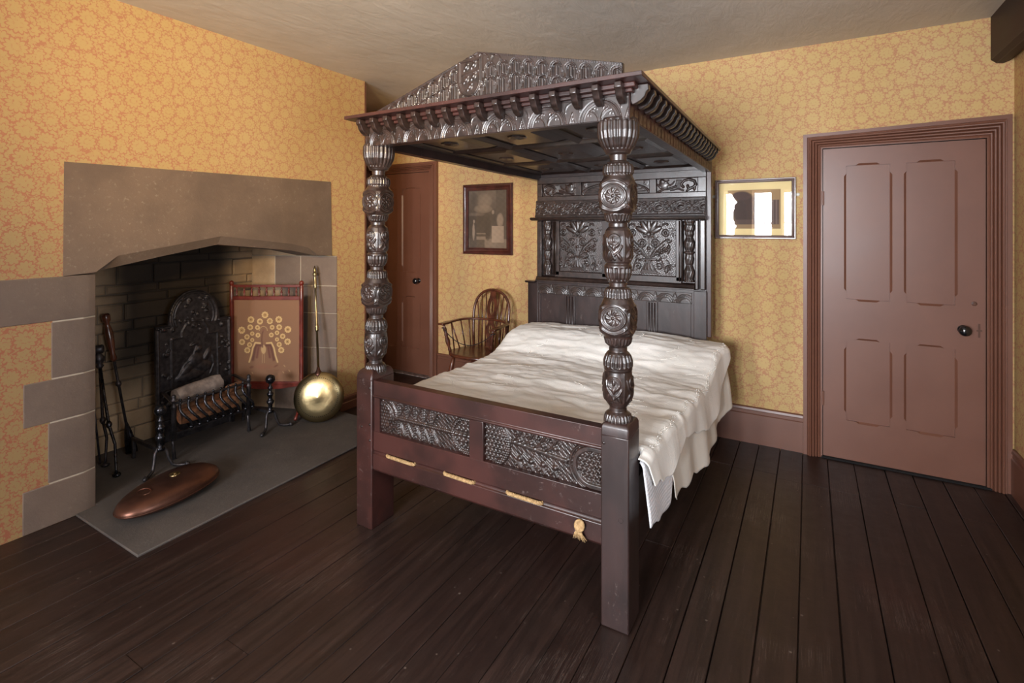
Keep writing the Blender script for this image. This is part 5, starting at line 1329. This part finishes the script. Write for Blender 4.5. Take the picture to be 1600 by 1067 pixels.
def sheet(name, y0, y1, xl, xr, dropL, dropR, off, mat, ny=150, flare=0, seed=0, thick=.004, slant=0):
    """cloth: left drop, top, right drop. dropR(y) -> hanging length on the right"""
    n1, n2, n3 = 16, 90, 46; P = np.zeros((ny+1, n1+n2+n3, 3)); rad = .05
    for i in range(ny+1):
        y = y0+(y1-y0)*i/ny; k_ = 0; xr_ = xr(y) if callable(xr) else xr
        zl = ztop(xl+rad, y)+off; zr = ztop(xr_-rad, y)+off
        for j in range(n1):     # left drop, from the hem up
            t = 1-j/n1; s = dropL*t
            a = min(1, s/(rad*1.57)); x = xl+rad-rad*sin(a*pi/2); z = zl-rad*(1-cos(a*pi/2))-max(0, s-rad*1.57)
            P[i, k_] = (x-off, y, z); k_ += 1
        for j in range(n2):
            x = xl+rad+(xr_-xl-2*rad)*j/(n2-1); P[i, k_] = (x, y, ztop(x, y)+off); k_ += 1
        D = dropR(y)
        for j in range(1, n3+1):
            t = j/n3; s = D*t; a = min(1, s/(rad*1.57)); dn = max(0, s-rad*1.57)
            fold = flare*(.35+.65*sin(y*15+seed*2)*sin(y*7.3+seed)+.2*fbm(0, y, 3, seed))*min(1, dn/.18)
            x = xr_-rad+rad*sin(a*pi/2)+off+max(0, .10*dn)+fold*.045; z = zr-rad*(1-cos(a*pi/2))-dn+.003*fbm(y*1.5, s*2, 3, seed)*min(1, dn*8)
            yy = y+.012*fold+slant*t*max(0, 1-(y-y0)/.35)
            P[i, k_] = (x, yy, z); k_ += 1
    o = obj(name, MB().grid(P), mat, smooth=True)
    s_ = o.modifiers.new('solid', 'SOLIDIFY'); s_.thickness = thick; s_.offset = -1
    return o, P
XRR = lambda y: -.535+.060*max(0, min(1, (y-2.1)/1.2))+.035*math.exp(-((y-3.46)/.09)**2)
def dA(y):     # coverlet hem: pointed folds
    d = np.interp(y, [1.97, 2.06, 2.20, 2.40, 2.50, 2.62, 2.85, 3.1, 3.35, 3.45, 3.62], [.16, .20, .20, .165, .13, .17, .24, .25, .19, .10, .08])
    return float(d)
dA0 = dA
def dA(y): return sum(dA0(y+k_*.025) for k_ in range(-2, 3))/5
def dB(y): return float(np.interp(y, [2.18, 2.30, 2.5, 2.75, 3.0, 3.3, 3.5], [.26, .34, .37, .38, .40, .42, .40]))+.012*sin(y*14)
def dC(y): return float(np.interp(y, [1.93, 2.02, 2.10, 2.23, 2.33, 3.5], [.28, .31, .33, .33, .15, .10]))
oB, _ = sheet('under_sheet', 2.27, 3.54, -1.905, lambda y: XRR(y)-.018, .06, dB, -.004, M['sheet'], 120, .75, 3, .003)
tag(oB, 'plain cream sheet hanging lowest down the right side of the bed', 'sheet')
oC, _ = sheet('honeycomb_blanket', 1.935, 3.45, -1.90, lambda y: XRR(y)-.009, .05, dC, .002, M['blanket'], 110, .2, 5, .005)
tag(oC, 'white honeycomb blanket whose corner shows below the coverlet beside the near bedpost', 'blanket')
oA, PA = sheet('coverlet', 1.905, 3.63, -1.915, XRR, .12, dA, .012, M['cover'], 190, .42, 1, .004, .09)
tag(oA, 'cream embroidered bedspread covering the top of the four-poster bed', 'bedspread')
for v in oC.data.vertices:
    w_ = v.co + oC.location
    if w_.y < 1.98 and w_.x < -.56: v.co.y = 1.98+.001*(w_.y-1.935)-oC.location.y
# coverlet cannot run through the near post: pull its foot end inside the posts
for v in oA.data.vertices:
    w_ = v.co + oA.location
    if w_.y < 1.985 and -.695 < w_.x < -.56: v.co.y = 1.985+.002*(w_.y-1.905)-oA.location.y
    if w_.y < 2.0 and w_.x < -1.85: v.co.y = 2.0-oA.location.y
# raised vine stitched near the edge
def covpt(i, j):
    i = max(0, min(PA.shape[0]-1, i)); j = max(0, min(PA.shape[1]-1, j))
    i0 = int(i); j0 = int(j); return Vector(PA[i0, j0]).lerp(Vector(PA[min(i0+1, PA.shape[0]-1), min(j0+1, PA.shape[1]-1)]), (i-i0+j-j0)/2)
def covpt(i, j):
    i = max(0, min(PA.shape[0]-2, i)); j = max(0, min(PA.shape[1]-2, j)); i0, j0 = int(i), int(j); a, b = i-i0, j-j0
    p = (PA[i0, j0]*(1-a)+PA[i0+1, j0]*a)*(1-b)+(PA[i0, j0+1]*(1-a)+PA[i0+1, j0+1]*a)*b
    return Vector(p)
g = MB(); rv = random.Random(5)
for off in (0, 2.2):
    g.tube([covpt(14+k_*.5, 111+off+2.6*sin(k_*.13))+Vector((.003, 0, .002)) for k_ in range(328)], .0013, 4)
for k_ in range(0, 328, 12):
    for t in range(5):
        a_ = t*1.257; c = covpt(14+k_*.5+1.0*cos(a_), 112+2.6*sin(k_*.13)+1.8*sin(a_))+Vector((.003, 0, .002)); g.ball((c.x, c.y, c.z), (.0032, .0032, .0026), 6)
for n_ in range(26):
    i0 = rv.uniform(12, 178); j0 = rv.uniform(24, 100); an = rv.uniform(0, 6.28); cu = rv.uniform(-.5, .5)
    pts = [covpt(i0+3.0*k_*sin(an+cu*k_*.4)*.55, j0+3.0*k_*cos(an+cu*k_*.4)*.5)+Vector((0, 0, .0025)) for k_ in range(6)]
    g.tube(pts, .0009, 4)
    for k_ in range(0, 6):
        c = pts[k_]; g.ball((c.x+.006*(-1)**(k_//2), c.y+.004, c.z), (.0040, .0028, .0018), 6)
obj('embroidered_sprays', g, M['stitch'], oA, smooth=True)
